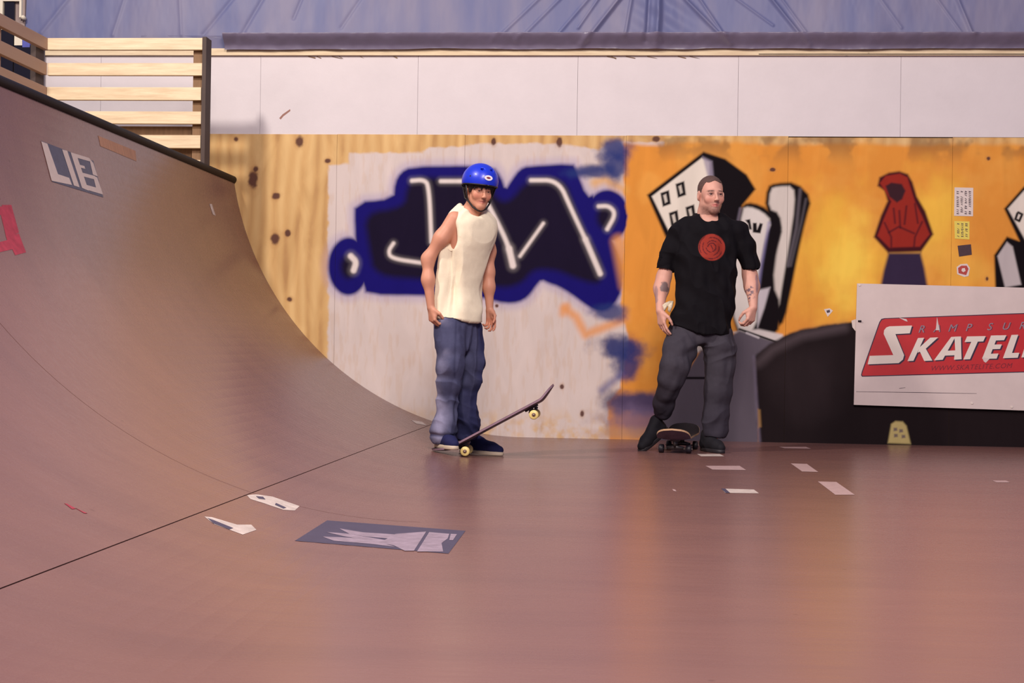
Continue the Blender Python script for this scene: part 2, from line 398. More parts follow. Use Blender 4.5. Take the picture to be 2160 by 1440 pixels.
    cv.tower([(1621, 440), (1625, 398), (1640, 393), (1674, 392), (1677, 430), (1664, 520), (1650, 600), (1642, 655), (1630, 640), (1624, 560), (1650, 490), (1645, 450)], (206, 196, 190), 3.5)
    cv.line([(1688, 400), (1680, 480), (1662, 560)], (120, 112, 122), 3, 4, .5); cv.line([(1700, 420), (1690, 470), (1668, 560)], (110, 104, 112), 2, 4, .5)
    # lower towers behind the man
    cv.tower([(1558, 450), (1568, 430), (1588, 427), (1620, 440), (1652, 478), (1640, 520), (1630, 600), (1648, 642), (1640, 712), (1600, 700), (1540, 700), (1545, 520)], BLK, 4)
    cv.tower([(1560, 520), (1565, 440), (1580, 435), (1608, 446), (1628, 466), (1615, 500), (1604, 560), (1596, 612), (1596, 700), (1550, 705), (1545, 560)], (212, 204, 200), 3.5)
    cv.poly([(1598, 612), (1624, 606), (1612, 650), (1598, 690)], (190, 182, 190), 4)
    cv.line([(1622, 470), (1606, 560), (1600, 605)], (130, 122, 170), 3, 4, .6)
    cv.line([(1562, 440), (1556, 470), (1550, 500)], (120, 112, 130), 3, 3, .6)
    cv.poly([(1572, 464), (1582, 462), (1586, 484), (1580, 484), (1578, 472)], BLK, 2)
    cv.poly([(1588, 470), (1596, 470), (1597, 484), (1603, 470), (1609, 472), (1604, 492), (1588, 490)], BLK, 2)
    cv.poly([(1545, 700), (1600, 694), (1650, 705), (1665, 730), (1600, 745)], (206, 196, 196), 4)
    cv.poly([(1455, 690), (1492, 690), (1486, 738), (1466, 746)], (206, 196, 190), 4)
    # grey road and the dark hill
    cv.poly([(1478, 738), (1496, 735), (1560, 697), (1590, 706), (1640, 722), (1600, 760), (1600, 960), (1370, 960), (1396, 880), (1440, 800)], (96, 88, 100), 4)
    cv.line([(1560, 694), (1600, 708), (1646, 724)], BLK, 2.2, 2); cv.line([(1575, 702), (1600, 712)], (205, 198, 205), 2, 2, .8)
    cv.line([(1436, 797), (1490, 797)], BLK, 2.5, 2)
    cv.poly([(1592, 752), (1620, 726), (1665, 703), (1730, 686), (1810, 678), (1900, 690), (2700, 690), (2700, 960), (1600, 960), (1596, 850)], (32, 24, 27), 4, 1, 4)
    cv.line([(1590, 752), (1596, 850), (1602, 930)], (118, 108, 130), 3, 4, .6)
    cv.line([(1600, 765), (1630, 738), (1690, 708), (1780, 690)], (92, 80, 86), 9, 12, .6)
    cv.poly([(1598, 862), (1604, 864), (1606, 900), (1599, 902)], (170, 130, 80), 3, .6)
    cv.blob(1700, 800, 70, 60, (50, 40, 44), .5, .8, .6, 61, .3)
    # hooded figure
    cv.poly([(1851, 392), (1855, 374), (1875, 364), (1897, 361), (1915, 367), (1925, 384), (1934, 414), (1952, 445), (1969, 494), (1943, 531), (1873, 533), (1843, 500), (1858, 455), (1872, 424), (1866, 402)], (66, 22, 30), 4)
    cv.poly([(1856, 386), (1868, 371), (1898, 366), (1914, 374), (1922, 400), (1930, 425), (1945, 455), (1961, 494), (1940, 520), (1876, 522), (1851, 497), (1865, 460), (1880, 425)], (146, 44, 36), 3)
    cv.poly([(1868, 392), (1880, 385), (1902, 388), (1910, 402), (1903, 420), (1892, 427), (1876, 415)], (58, 32, 40), 3)
    for l in ([(1866, 470), (1880, 500), (1880, 520)], [(1945, 468), (1930, 500), (1928, 520)], [(1885, 440), (1888, 470)], [(1912, 435), (1908, 472)], [(1897, 445), (1899, 480)], [(1875, 490), (1896, 478), (1928, 492)], [(1930, 430), (1936, 470)]):
        cv.line(l, (70, 24, 34), 2, 2.5, .75)
    cv.poly([(1874, 533), (1942, 533), (1950, 565), (1957, 606), (1857, 606), (1864, 570)], (52, 40, 66), 5)
    # towers at the right edge
    cv.poly([(2118, 440), (2160, 393), (2210, 372), (2250, 420), (2230, 610), (2100, 620), (2097, 538), (2124, 499), (2150, 508)], BLK, 3.5)
    cv.poly([(2126, 440), (2160, 402), (2200, 384), (2200, 520), (2168, 516)], (218, 208, 198), 3)
    cv.poly([(2104, 540), (2124, 510), (2136, 520), (2154, 600), (2120, 606)], (186, 176, 178), 3)
    cv.line([(2146, 450), (2142, 462), (2150, 466), (2156, 452), (2148, 448)], BLK, 2.5, 2)
    cv.poly([(2300, 380), (2400, 360), (2440, 620), (2330, 640)], BLK, 4); cv.poly([(2310, 388), (2370, 374), (2390, 610), (2335, 625)], (206, 196, 190), 4)
    # small pale painted building by the floor
    cv.poly([(1873, 934), (1880, 894), (1889, 888), (1904, 889), (1912, 898), (1921, 936)], (196, 178, 120), 3, .95)
    for a, b in ((1889, 905), (1901, 908), (1890, 918), (1906, 920)): cv.poly([(a-4, b-3), (a+3, b-3), (a+4, b+3), (a-4, b+4)], (92, 78, 96), 2, .8)
    # knots and dark spots in the bare sheets
    for (kx, ky, rx, ry) in ((534, 378, 10, 20), (539, 357, 6, 6), (582, 413, 8, 7), (632, 298, 8, 11), (498, 293, 5, 5), (580, 503, 9, 12), (607, 492, 6, 7), (691, 339, 6, 5), (611, 631, 6, 5),
                             (1041, 298, 5, 8), (1180, 299, 6, 10), (1384, 293, 8, 6), (1629, 358, 6, 4), (2085, 334, 4, 4), (2082, 588, 3, 4), (556, 612, 5, 7), (1185, 815, 4, 5), (1048, 645, 3, 3), (1228, 872, 4, 6)):
        cv.blob(kx, ky, rx*1.5, ry*1.5, (172, 124, 80), .35, .5, .3, 71, .03); cv.blob(kx, ky, rx, ry, (84, 52, 50), .92, .35, .3, 72, .03)

seams_ply = [-260, 40, 372, 708, 978, 1318, 1660, 2007, 2352, 2700]
step = 0.005
ply_bot = -0.06
for a, b in zip(seams_ply[:-1], seams_ply[1:]):
    x0, x1 = wx(a)+.0009, wx(b)-.0009
    st = step if b > 400 and a < 2300 else 0.03
    nx = int((x1-x0)/st)+1; nzv = int((PLY_TOP-ply_bot)/st)+1
    xs = np.linspace(x0, x1, nx); zs = np.linspace(ply_bot, PLY_TOP+random.uniform(-.006, .004), nzv)
    X, Z = np.meshgrid(xs, zs, indexing='ij')
    cv = Canvas(X, Z); paint(cv)
    V = np.stack([X, np.full_like(X, D), Z], -1).reshape(-1, 3)
    idx = np.arange(nx*nzv).reshape(nx, nzv)
    Q = np.stack([idx[:-1, :-1], idx[1:, :-1], idx[1:, 1:], idx[:-1, 1:]], -1).reshape(-1, 4)
    C = cv.C.reshape(-1, 4)
    # edges of the sheet
    nb = len(V); ring = np.concatenate([idx[:, 0], idx[-1, 1:], idx[-2::-1, -1], idx[0, -2:0:-1]])
    V2 = V[ring].copy(); V2[:, 1] += .018; r2 = np.arange(len(ring))+nb
    Qe = np.stack([ring, r2, np.roll(r2, -1), np.roll(ring, -1)], -1)
    me = np_mesh(np.vstack([V, V2]), np.vstack([Q, Qe]), False, np.vstack([C, C[ring]*[1, 1, 1, 0]]))
    link('plywood_sheet', me, M['ply'], wb)
seams_w = [-470, -130, 212, 549, 881, 1218, 1557, 1900, 2246, 2600]
for a, b in zip(seams_w[:-1], seams_w[1:]):
    MB().box((wx(a, 200)+.001, D+.004, PLY_TOP+.002), (wx(b, 200)-.001, D+.03, WALL_TOP)).build('white_panel', M['white_panel'], wb)
trim = MB().box((wx(60, 110), D-.022, WALL_TOP-.002), (5.2, D+.03, W(1080, 103).z)).build('trim_1', M['lumber']); trim['kind'] = 'structure'
MB().box((wx(1600, 110), D-.026, WALL_TOP+.004), (5.2, D-.021, WALL_TOP+.008)).build('dark_gap_line', M['gap'], trim)
# long scratch and splinters

# ------------------------------------------------------------------ floor
fl = MB()
FX0 = RX0
fl.box((FX0, -1.5, -0.02), (5.6, D, 0.0))
floor = fl.build('floor', M['floor']); floor['kind'] = 'structure'
MB().box((-6.6, -1.5, -0.35), (5.6, D+.03, -0.06)).build('floor_base', M['gap'], floor)

# ------------------------------------------------------------------ the curved ramp
ramp = empty('quarter_pipe', (COP_X, 6.0, 0))
tag(ramp, 'curved brown quarter pipe ramp rising to a dark pipe edge on the left', 'ramp')
TH_TOP = math.acos((RAD-COP_Z)/RAD)
seam_pt = RP(350, 1108); TH_SEAM = math.atan2(RX0-seam_pt.x, RAD-seam_pt.z)
Y_SEAM = RP(440, 1004).y
def arc(th, y, r=RAD): return (RX0-r*math.sin(th), y, RAD-r*math.cos(th))
def ramp_sheet(th0, th1, y0, y1):
    n = max(3, int((th1-th0)/0.03)); ys = [y0+(y1-y0)*k/6 for k in range(7)]
    vs = [arc(th0+(th1-th0)*i/n, y) for i in range(n+1) for y in ys]; m = len(ys)
    fs = [(i*m+j, (i+1)*m+j, (i+1)*m+j+1, i*m+j+1) for i in range(n) for j in range(m-1)]
    b = len(vs); vs += [arc(th0+(th1-th0)*i/n, y, RAD+.012) for i in range(n+1) for y in ys]
    for i in range(n): fs += [(i*m, b+i*m, b+(i+1)*m, (i+1)*m), (i*m+m-1, (i+1)*m+m-1, b+(i+1)*m+m-1, b+i*m+m-1)]
    for j in range(m-1): fs += [(j, j+1, b+j+1, b+j), (n*m+j, b+n*m+j, b+n*m+j+1, n*m+j+1)]
    return vs, fs
g = 0.0022
surf = MB()
ys = [-1.5, Y_SEAM, D-.003]
for y0, y1 in zip(ys[:-1], ys[1:]):
    surf.add(*ramp_sheet(0.0, TH_SEAM-g/2, y0+.003, y1-.003 if y1 < D-.01 else y1))
    surf.add(*ramp_sheet(TH_SEAM+g/2, TH_TOP, y0+.003, y1-.003 if y1 < D-.01 else y1))
me = surf.build('riding_surface', M['floor'], ramp, smooth=False)
# ribs and sub-layer under the sheets
vs, fs = [], []
n = 40
for r in (RAD+.0125, RAD+.05):
    for y in (-1.5, D-.003):
        vs += [arc(TH_TOP*i/n, y, r) for i in range(n+1)]
k = n+1
for i in range(n):
    fs += [(i, i+1, k+i+1, k+i), (2*k+i, 3*k+i, 3*k+i+1, 2*k+i+1), (i, 2*k+i, 2*k+i+1, i+1), (k+i, k+i+1, 3*k+i+1, 3*k+i)]
MB().add(vs, fs).build('under_layer', mat('brown_sublayer', rgb(64, 44, 46), .9), ramp)

MB().tube([(COP_X-.004, -1.5, COP_Z+.004), (COP_X-.004, D-.01, COP_Z+.004)], 0.027, 16).build('coping', M['steel'], ramp, smooth=True)
XB = -4.13
MB().box((XB-.45, -1.5, COP_Z-.045), (COP_X-.028, D-.004, COP_Z-.012)).build('platform', M['plat'], ramp)
MB().box((XB-.45, -1.5, -0.04), (XB-.4, D-.004, COP_Z-.046)).build('rear_frame', M['lumber_dark'], ramp)
MB().box((XB-.4, D-.05, -.04), (RX0-RAD*.95, D-.006, COP_Z-.6)).build('end_frame', M['lumber_dark'], ramp)
# bare wood patch and marks on the sheet
def ramp_patch(name, quad, m, parent, off=.0015, nx=6, ny=6, th=.0012):
    a, b, c, d = [Vector(q) for q in quad]; vs = []; fs = []
    for o in (off, off-th):
        for i in range(nx+1):
            for j in range(ny+1):
                u, v = i/nx, j/ny
                p = (a*(1-u)+b*u)*(1-v)+(d*(1-u)+c*u)*v
                vs.append(RP(p.x, p.y, o))
    k = ny+1; B = (nx+1)*k
    for i in range(nx):
        for j in range(ny):
            fs.append((i*k+j, (i+1)*k+j, (i+1)*k+j+1, i*k+j+1)); fs.append((B+i*k+j, B+i*k+j+1, B+(i+1)*k+j+1, B+(i+1)*k+j))
    for i in range(nx): fs += [(i*k, B+i*k, B+(i+1)*k, (i+1)*k), (i*k+ny, (i+1)*k+ny, B+(i+1)*k+ny, B+i*k+ny)]
    for j in range(ny): fs += [(j, j+1, B+j+1, B+j), (nx*k+j, B+nx*k+j, B+nx*k+j+1, nx*k+j+1)]
    if name is None: return vs, fs
    return MB().add(vs, fs).build(name, m, parent)
def quads_on_ramp(name, quads, m, parent, off):
    mb = MB()
    for q in quads: mb.add(*ramp_patch(None, q, m, None, off))
    return mb.build(name, m, parent)
tag(ramp_patch('wood_patch', [(207, 286), (286, 318), (288, 340), (212, 308)], M['patch'], None), 'bare wood patch just under the dark pipe at the top of the ramp', 'patch')
# LIB sticker
lib = quads_on_ramp('ramp_sticker', [[(87, 297), (197, 339), (218, 416), (110, 383)]], M['teal_sticker'], None, .0016)
tag(lib, 'large dark sticker with white letters LIB high on the curved ramp', 'sticker')
Ls = [[(87, 298), (100, 303), (123, 369), (109, 381)], [(109, 381), (119, 366), (146, 375), (152, 390)],
      [(131, 315), (142, 318), (168, 395), (156, 391)],
      [(149, 321), (161, 325), (187, 402), (173, 396)], [(149, 321), (188, 333), (192, 341), (153, 330)], [(188, 333), (197, 344), (206, 372), (196, 368)],
      [(166, 362), (200, 371), (203, 379), (168, 370)], [(196, 370), (205, 374), (217, 409), (205, 405)], [(176, 388), (212, 398), (217, 410), (180, 399)], [(163, 346), (178, 350), (180, 356), (165, 352)]]
quads_on_ramp('letter_print', Ls, M['lib_white'], lib, .0026)
rg = quads_on_ramp('red_graffiti', [[(-60, 430), (-2, 436), (4, 452), (-50, 470)], [(4, 432), (24, 432), (40, 490), (22, 500)], [(-2, 436), (10, 434), (30, 520), (18, 520)],
      [(14, 500), (40, 492), (55, 532), (32, 538)], [(-20, 515), (20, 505), (28, 525), (-15, 535)], [(-60, 480), (-12, 470), (-6, 500), (-50, 512)]], M['red_paint'], None, .0012)
tag(rg, 'faded red sprayed graffiti at the left edge of the ramp', 'graffiti')
sm = quads_on_ramp('ramp_sticker', [[(442, 430), (447, 430), (455, 455), (449, 452)]], M['tape2'], None, .0016)
tag(sm, 'tiny narrow pale sticker near the far edge of the ramp', 'sticker')
sm = quads_on_ramp('ramp_sticker', [[(868, 886), (890, 889), (901, 897), (878, 893)]], M['tape2'], None, .0016)
tag(sm, 'small pale sticker on the ramp foot beside the boy in jeans', 'sticker')
sm = quads_on_ramp('paint_mark', [[(136, 1061), (142, 1062), (160, 1072), (152, 1073)], [(160, 1071), (166, 1074), (184, 1082), (178, 1082)]], M['red_paint'], None, .0014)
tag(sm, 'small red paint dash low on the ramp', 'paint mark')
#sm = quads_on_ramp('ramp_sticker', [[(522, 1044), (548, 1045), (562, 1053), (536, 1055)], [(548, 1045), (586, 1053), (582, 1062), (556, 1053)], [(582, 1052), (630, 1068), (618, 1076), (576, 1064)]] if RP(560, 1060).x < RX0 else [[(522, 1044), (548, 1045), (562, 1053), (536, 1055)]], M['tape2'], None, .0016) if False else None

# ------------------------------------------------------------------ flat stickers and tape on the floor
def SP(px, py, off):
    p = FL(px, py, off)
    return p if p.x >= RX0 else RP(px, py, off)
def onfloor(name, polys, m, parent=None, z=.001, z0=0.0):
    """flat outlines that follow the floor and the foot of the ramp"""
    mb = MB()
    for pl in polys:
        bm = bmesh.new(); bm.faces.new([bm.verts.new((a, b, 0)) for a, b in pl])
        big = max(q[0] for q in pl)-min(q[0] for q in pl) > 60
        bmesh.ops.triangulate(bm, faces=bm.faces)
        for _ in range(3 if big else 1): bmesh.ops.subdivide_edges(bm, edges=bm.edges, cuts=1, use_grid_fill=True)
        bm.verts.ensure_lookup_table(); bm.verts.index_update(); n = len(bm.verts); top = [SP(v.co.x, v.co.y, z) for v in bm.verts]; bot = [SP(v.co.x, v.co.y, z0+(z-z0)*.1) for v in bm.verts]
        fs = [tuple(v.index for v in f.verts) for f in bm.faces]; fs2 = [tuple(n+i for i in reversed(f)) for f in fs]
        bd = [(e.verts[0].index, e.verts[1].index) for e in bm.edges if len(e.link_faces) == 1]
        mb.add(top+bot, fs+fs2+[(i, j, n+j, n+i) for i, j in bd]); bm.free()
    return mb.build(name, m, parent)
T = [([(1488, 982), (1560, 982), (1574, 991), (1503, 990)], 'level pale strip on the floor just before the standing shoe of the man'),
     ([(1521, 1030), (1590, 1032), (1601, 1040), (1530, 1039)], 'torn pale strip with a dark corner, lying left of the nearer slanted strip'),
     ([(1668, 977), (1702, 978), (1726, 995), (1692, 994)], 'slanted pale strip right of the man, smaller and farther of the two slanted'),
     ([(1725, 1015), (1764, 1016), (1803, 1043), (1762, 1043)], 'slanted pale strip on the floor, larger and nearer of the two slanted'),
     ([(1643, 942), (1700, 942), (1711, 946), (1655, 945)], 'very thin pale strip on the floor close to the dark painted hill'),
     ([(1470, 957), (1518, 957), (1528, 962), (1479, 962)], 'short pale strip right under the toe of the standing shoe of the man'),
     ([(2093, 1013), (2122, 1013), (2131, 1017), (2102, 1017)], 'faint pale strip on the floor below the red and white sign'),
     ([(1418, 1031), (1424, 1032), (1427, 1036), (1421, 1035)], 'tiny pale scrap alone on the floor in front of the black-wheeled board')]
for i, (q, lab) in enumerate(T):
    o = onfloor('floor_tape', [q], M['tape2'] if i in (1, 5) else M['tape'])
    tag(o, lab, 'tape', 'tape strips on the floor')
    if i == 1: onfloor('dark_corner', [[(1521, 1030), (1530, 1030), (1540, 1039), (1531, 1039)]], M['navy'], o, .0018, .0011)
st = onfloor('floor_sticker', [[(521, 1044), (540, 1042), (575, 1047), (632, 1067), (622, 1076), (598, 1075), (560, 1062), (528, 1052)]], M['tape2'])
tag(st, 'long pale worn sticker on the floor at the foot of the ramp', 'sticker')
onfloor('sticker_print', [[(540, 1046), (555, 1047), (560, 1053), (546, 1051)], [(582, 1060), (604, 1070), (598, 1072), (580, 1064)]], M['navy'], st, .0018, .0011)
st = onfloor('floor_sticker', [[(431, 1089), (446, 1090), (500, 1106), (530, 1106), (541, 1117), (512, 1127), (485, 1117), (452, 1105)]], M['tape2'])
tag(st, 'torn pale sticker left of the dark floor poster, nearest the camera', 'sticker')
onfloor('sticker_print', [[(438, 1092), (450, 1096), (492, 1113), (484, 1116), (450, 1103)]], M['navy'], st, .0018, .0011)
po = onfloor('floor_poster', [[(690, 1097), (982, 1119), (946, 1167), (622, 1140)]], M['navy'])
tag(po, 'large dark blue sticker with pale flame print on the brown floor', 'sticker')
c8 = lambda pts: [(400+a/3.086, 850+b/3.086) for a, b in pts]
onfloor('flame_print', [c8(p) for p in (
    [(1340, 850), (1540, 835), (1460, 960), (1400, 960), (1330, 925), (1270, 890)],
    [(1560, 838), (1690, 850), (1680, 880), (1640, 910), (1650, 965), (1480, 965)],
    [(975, 815), (1130, 840), (1360, 855), (1300, 880), (1150, 868), (1040, 850)],
    [(890, 838), (1040, 850), (1150, 870), (1300, 895), (1330, 925), (1200, 900), (1000, 865)],
    [(865, 868), (980, 872), (1120, 880), (1230, 900), (1340, 935), (1180, 915), (940, 895)],
    [(1700, 850), (1740, 852), (1715, 890), (1690, 890)])], M['flame'], po, .0018, .0011)

# ------------------------------------------------------------------ tarpaulin above the wall
TT = bpy.data.materials.new('blue_grey_tarpaulin'); TT.use_nodes = True; nt = TT.node_tree; N = nt.nodes; L = nt.links
p = N['Principled BSDF']; p.inputs['Base Color'].default_value = rgb(150, 144, 178); p.inputs['Roughness'].default_value = 0.5; p.inputs['Specular IOR Level'].default_value = 0.35
nz = N.new('ShaderNodeTexNoise'); nz.inputs['Scale'].default_value = 1.6; nz.inputs['Detail'].default_value = 5
tc = N.new('ShaderNodeTexCoord'); mp_ = N.new('ShaderNodeMapping'); mp_.inputs['Scale'].default_value = (2.6, 1, .5); L.new(tc.outputs['Object'], mp_.inputs[0]); L.new(mp_.outputs[0], nz.inputs['Vector'])
cr = N.new('ShaderNodeValToRGB'); cr.color_ramp.elements[0].position = .38; cr.color_ramp.elements[0].color = rgb(108, 112, 150)
cr.color_ramp.elements[1].position = .62; cr.color_ramp.elements[1].color = rgb(134, 130, 154); L.new(nz.outputs['Fac'], cr.inputs[0]); L.new(cr.outputs[0], p.inputs['Base Color'])
tr = N.new('ShaderNodeBsdfTranslucent'); tr.inputs[0].default_value = rgb(120, 140, 220)
mx = N.new('ShaderNodeMixShader'); mx.inputs[0].default_value = 0.16; L.new(p.outputs[0], mx.inputs[1]); L.new(tr.outputs[0], mx.inputs[2]); L.new(mx.outputs[0], N['Material Output'].inputs[0])
M['tarp'] = TT
M['tarp_band'] = mat('shaded_tarpaulin_over_beam', rgb(112, 104, 128), 0.35, 0.6, var=0.12, vscale=3)  # same tarpaulin, the band's shade put into a darker grey
zb0, zb1 = W(1080, 101).z, W(1080, 76).z
tarp = empty('tarpaulin', (0, D, zb1)); tag(tarp, 'blue grey tarpaulin stretched over the top of the white wall', 'tarpaulin')
X0t, X1t = wx(56, 50), 5.1
def pw(px, py): q = W(px, py, D+.0); return (q.x, q.z)
folds = [([(1391, -60), (1388, 40), (1384, 96)], 9, .05), ([(1436, -10), (1490, 45), (1540, 96)], 5, .03), ([(1470, -10), (1530, 80)], 3.5, .016), ([(1620, -10), (1705, 98)], 5, .028), ([(1650, 0), (1700, 70)], 3, .01),
         ([(1320, -20), (1228, 98)], 6, .035), ([(1275, -20), (1220, 60)], 4, .014), ([(1370, -10), (1366, 60), (1362, 90)], 6, -.03), ([(1330, 10), (1318, 80)], 5, .02), ([(2015, -10), (2050, 76)], 5, .02), ([(1970, -10), (2026, 70)], 3, .01),
         ([(1555, 0), (1630, 55)], 3, .01), ([(1180, 0), (1090, 90)], 5, .012), ([(1140, -5), (1040, 90)], 5, .012), ([(560, -10), (500, 95)], 6, -.012), ([(500, -10), (430, 75)], 6, -.01), ([(380, -10), (385, 75)], 5, .01), ([(265, -10), (240, 75)], 5, .01),
         ([(640, -10), (620, 40)], 5, -.01), ([(760, 0), (720, 60)], 5, -.008), ([(150, -10), (90, 70)], 7, .014), ([(1240, 0), (1180, 70)], 5, .014), ([(1850, -10), (1900, 60)], 4, .008)]
folds = [([(a[0][0]-(a[1][0]-a[0][0])*500/max(1, a[1][1]-a[0][1]), a[0][1]-500)]+a, w, dp) for a, w, dp in folds]
xs = np.arange(X0t, X1t, .006); zs = np.arange(zb1-.02, 4.1, .006); X, Z = np.meshgrid(xs, zs, indexing='ij')
Y = D-.02+(Z-zb1)*.02+.05*(fbm(X, Z, .7, 91, 3)-.5)+.006*(fbm(X*3, Z, .25, 93, 3)-.5)
for pts, w, dp in folds:
    d = sd_line(X, Z, [pw(*q) for q in pts])/PXM; Y -= dp*.8*np.exp(-(d/(w*.75))**2)
Y += .03*np.exp(-((X-wx(1388))/.25)**2)*np.sin(Z*40+X*25)*.2
V = np.stack([X, Y, Z], -1).reshape(-1, 3); idx = np.arange(X.size).reshape(X.shape)
Q = np.stack([idx[:-1, :-1], idx[1:, :-1], idx[1:, 1:], idx[:-1, 1:]], -1).reshape(-1, 4)
sheet = link('tarp_sheet', np_mesh(V, Q, True), M['tarp'], tarp)
# the band wrapped over a beam, bulging out on top to darken its face
xs = np.arange(wx(478, 90), X1t, .012); ts = np.linspace(0, 1, 22)
X, Tt = np.meshgrid(xs, ts, indexing='ij')
Zb = zb0-.012+(zb1-zb0+.014)*Tt; bul = .052+.075*sstep(0, 1, Tt)
Yb = D-bul-.012*(fbm(X, Zb, .10, 95, 3)-.5)*1.5-.01*(fbm(X*2+Zb*3, Zb, .3, 96, 2)-.5)
for pts, w, dp in folds:
    d = sd_line(X, Zb, [pw(*q) for q in pts])/PXM; Yb -= dp*.5*np.exp(-(d/w)**2)
Zb = Zb-.006*sstep(.2, 0, Tt)*(fbm(X, X*0, .3, 97, 2)-.2)*3
# top strip going back to the sheet
Xr = np.concatenate([X, X[:, -1:], X[:, -1:]], 1); Yr = np.concatenate([Yb, Yb[:, -1:]+.03, np.full_like(Yb[:, -1:], D+.04)], 1); Zr = np.concatenate([Zb, Zb[:, -1:]+.006, Zb[:, -1:]+.006], 1)
V = np.stack([Xr, Yr, Zr], -1).reshape(-1, 3); idx = np.arange(Xr.size).reshape(Xr.shape)
Q = np.stack([idx[:-1, :-1], idx[1:, :-1], idx[1:, 1:], idx[:-1, 1:]], -1).reshape(-1, 4)
link('tarp_band', np_mesh(V, Q, True), M['tarp_band'], tarp)
xs = np.arange(wx(300, 90), wx(480, 90), .02); X, Tt = np.meshgrid(xs, ts, indexing='ij')
V = np.stack([X, D-.008-.02*Tt*(0.6+fbm(X, X*0, .2, 98)), zb0-.01+(zb1-zb0+.01)*Tt], -1).reshape(-1, 3); idx = np.arange(X.size).reshape(X.shape)
Q = np.stack([idx[:-1, :-1], idx[1:, :-1], idx[1:, 1:], idx[:-1, 1:]], -1).reshape(-1, 4)
link('tarp_hem', np_mesh(V, Q, True), M['tarp'], tarp)
MB().box((wx(484, 90), D-.04, zb0+.002), (X1t, D+.02, zb1-.03)).build('beam', M['lumber_dark'], tarp)

# ------------------------------------------------------------------ slatted fence on the platform
YF = COP_X/ (ray(432, 366).x/ray(432, 366).y)
YF = YF-.02
fence = empty('slatted_fence', (wx(432), YF, COP_Z)); tag(fence, 'pale pine slatted guard fence around the ramp platform', 'fence')
rows = [(81, 106), (134, 160), (185, 212), (236, 262), (286, 313), (338, 363)]
xr = W(427, 200, YF).x
zr = [(W(420, b, YF).z, W(420, a, YF).z) for a, b in rows]
for i, (z0, z1) in enumerate(zr):
    MB().box((XB, YF-.019, z0), (xr+random.uniform(-.006, .002), YF+.019, z1)).build('slat', M['lumber'], fence, bevel=.002)
    MB().box((XB-.04, 1.2, z0), (XB-.001, YF+.012-.031*(i % 2), z1)).build('side_slat', M['lumber_side'], fence, bevel=.002)
ZT = zr[0][1]
MB().box((W(405, 200, YF).x, YF+.021, COP_Z-.012), (xr-.002, YF+.06, ZT-.02)).build('post', M['lumber_dark'], fence)
MB().box((xr+.003, YF-.03, COP_Z-.012), (W(436, 200, YF).x, YF+.10, ZT+.005)).build('end_post', M['post_dark'], fence)
MB().box((XB-.08, YF-.12, COP_Z-.012), (XB-.042, YF+.03, ZT-.02)).build('corner_post', M['post_dark'], fence)
y = YF-.75
while y > 1.3:
    MB().box((XB-.08, y-.045, COP_Z-.012), (XB-.042, y+.045, ZT-.02)).build('post', M['lumber_side'], fence); y -= 1.1
MB().box((XB+.02, YF+.065, W(400, 332, YF).z), (xr-.01, YF+.10, W(400, 264, YF).z)).build('backing_board', M['lumber_dark'], fence)  # dark board; its lower part stands in for slat shade on the plywood

# ------------------------------------------------------------------ far left corner behind the fence
M['win_white'] = mat('white_window_frame', rgb(226, 216, 196), 0.5); M['win_dark'] = mat('dark_window_glass', rgb(24, 22, 34), 0.2, 0.5)
M['beige'] = mat('beige_panel', rgb(150, 132, 128), 0.7, var=.1); M['blue_sheet'] = mat('blue_sheet', rgb(84, 88, 170), .5, var=.2); M['grey_sheet'] = mat('grey_sheet', rgb(112, 108, 120), .6, var=.2)
def wbox(a, b, c, d, y0, y1):
    p = W(a, d, D); q = W(c, b, D); return (p.x, D+y0, p.z), (q.x, D+y1, q.z)
MB().box(*wbox(-220, -60, 56, 300, -.02, .02)).build('corner_panel', M['beige'], wb)
win = MB().box(*wbox(14, 7, 36, 58, -.045, -.03)).build('window_1', M['win_dark']); win['kind'] = 'structure'
f = MB(); f.box(*wbox(3, -10, 13, 66, -.06, -.02)); f.box(*wbox(13, -10, 52, 6, -.06, -.02)); f.box(*wbox(47, 6, 52, 40, -.06, -.02)); f.box(*wbox(13, 58, 36, 66, -.06, -.02))
f.build('window_frame', M['win_white'], win)
lampb = MB(); c = W(47, 36, D-.08); lampb.tube([(c.x, c.y+.06, c.z), (c.x, c.y+.01, c.z), (c.x, c.y-.01, c.z)], [.012, .018, .006], 12)
tag(lampb.build('wall_lamp', M['win_white'], smooth=True), 'small round white fitting beside the dark window behind the fence', 'lamp')
MB().box(*wbox(-220, 66, 34, 420, -.05, -.02)).build('dark_panel', M['win_dark'], wb)
MB().box(*wbox(35, 70, 52, 98, -.045, -.021)).build('white_strip', M['win_white'], wb)
MB().box(*wbox(52, 80, 68, 102, -.045, -.021)).build('blue_strip', M['blue_sheet'], wb)
MB().box(*wbox(34, 98, 70, 185, -.044, -.021)).build('dark_strip', M['win_dark'], wb)
MB().box(*wbox(70, 95, 98, 330, -.044, -.021)).build('grey_strip', M['grey_sheet'], wb)

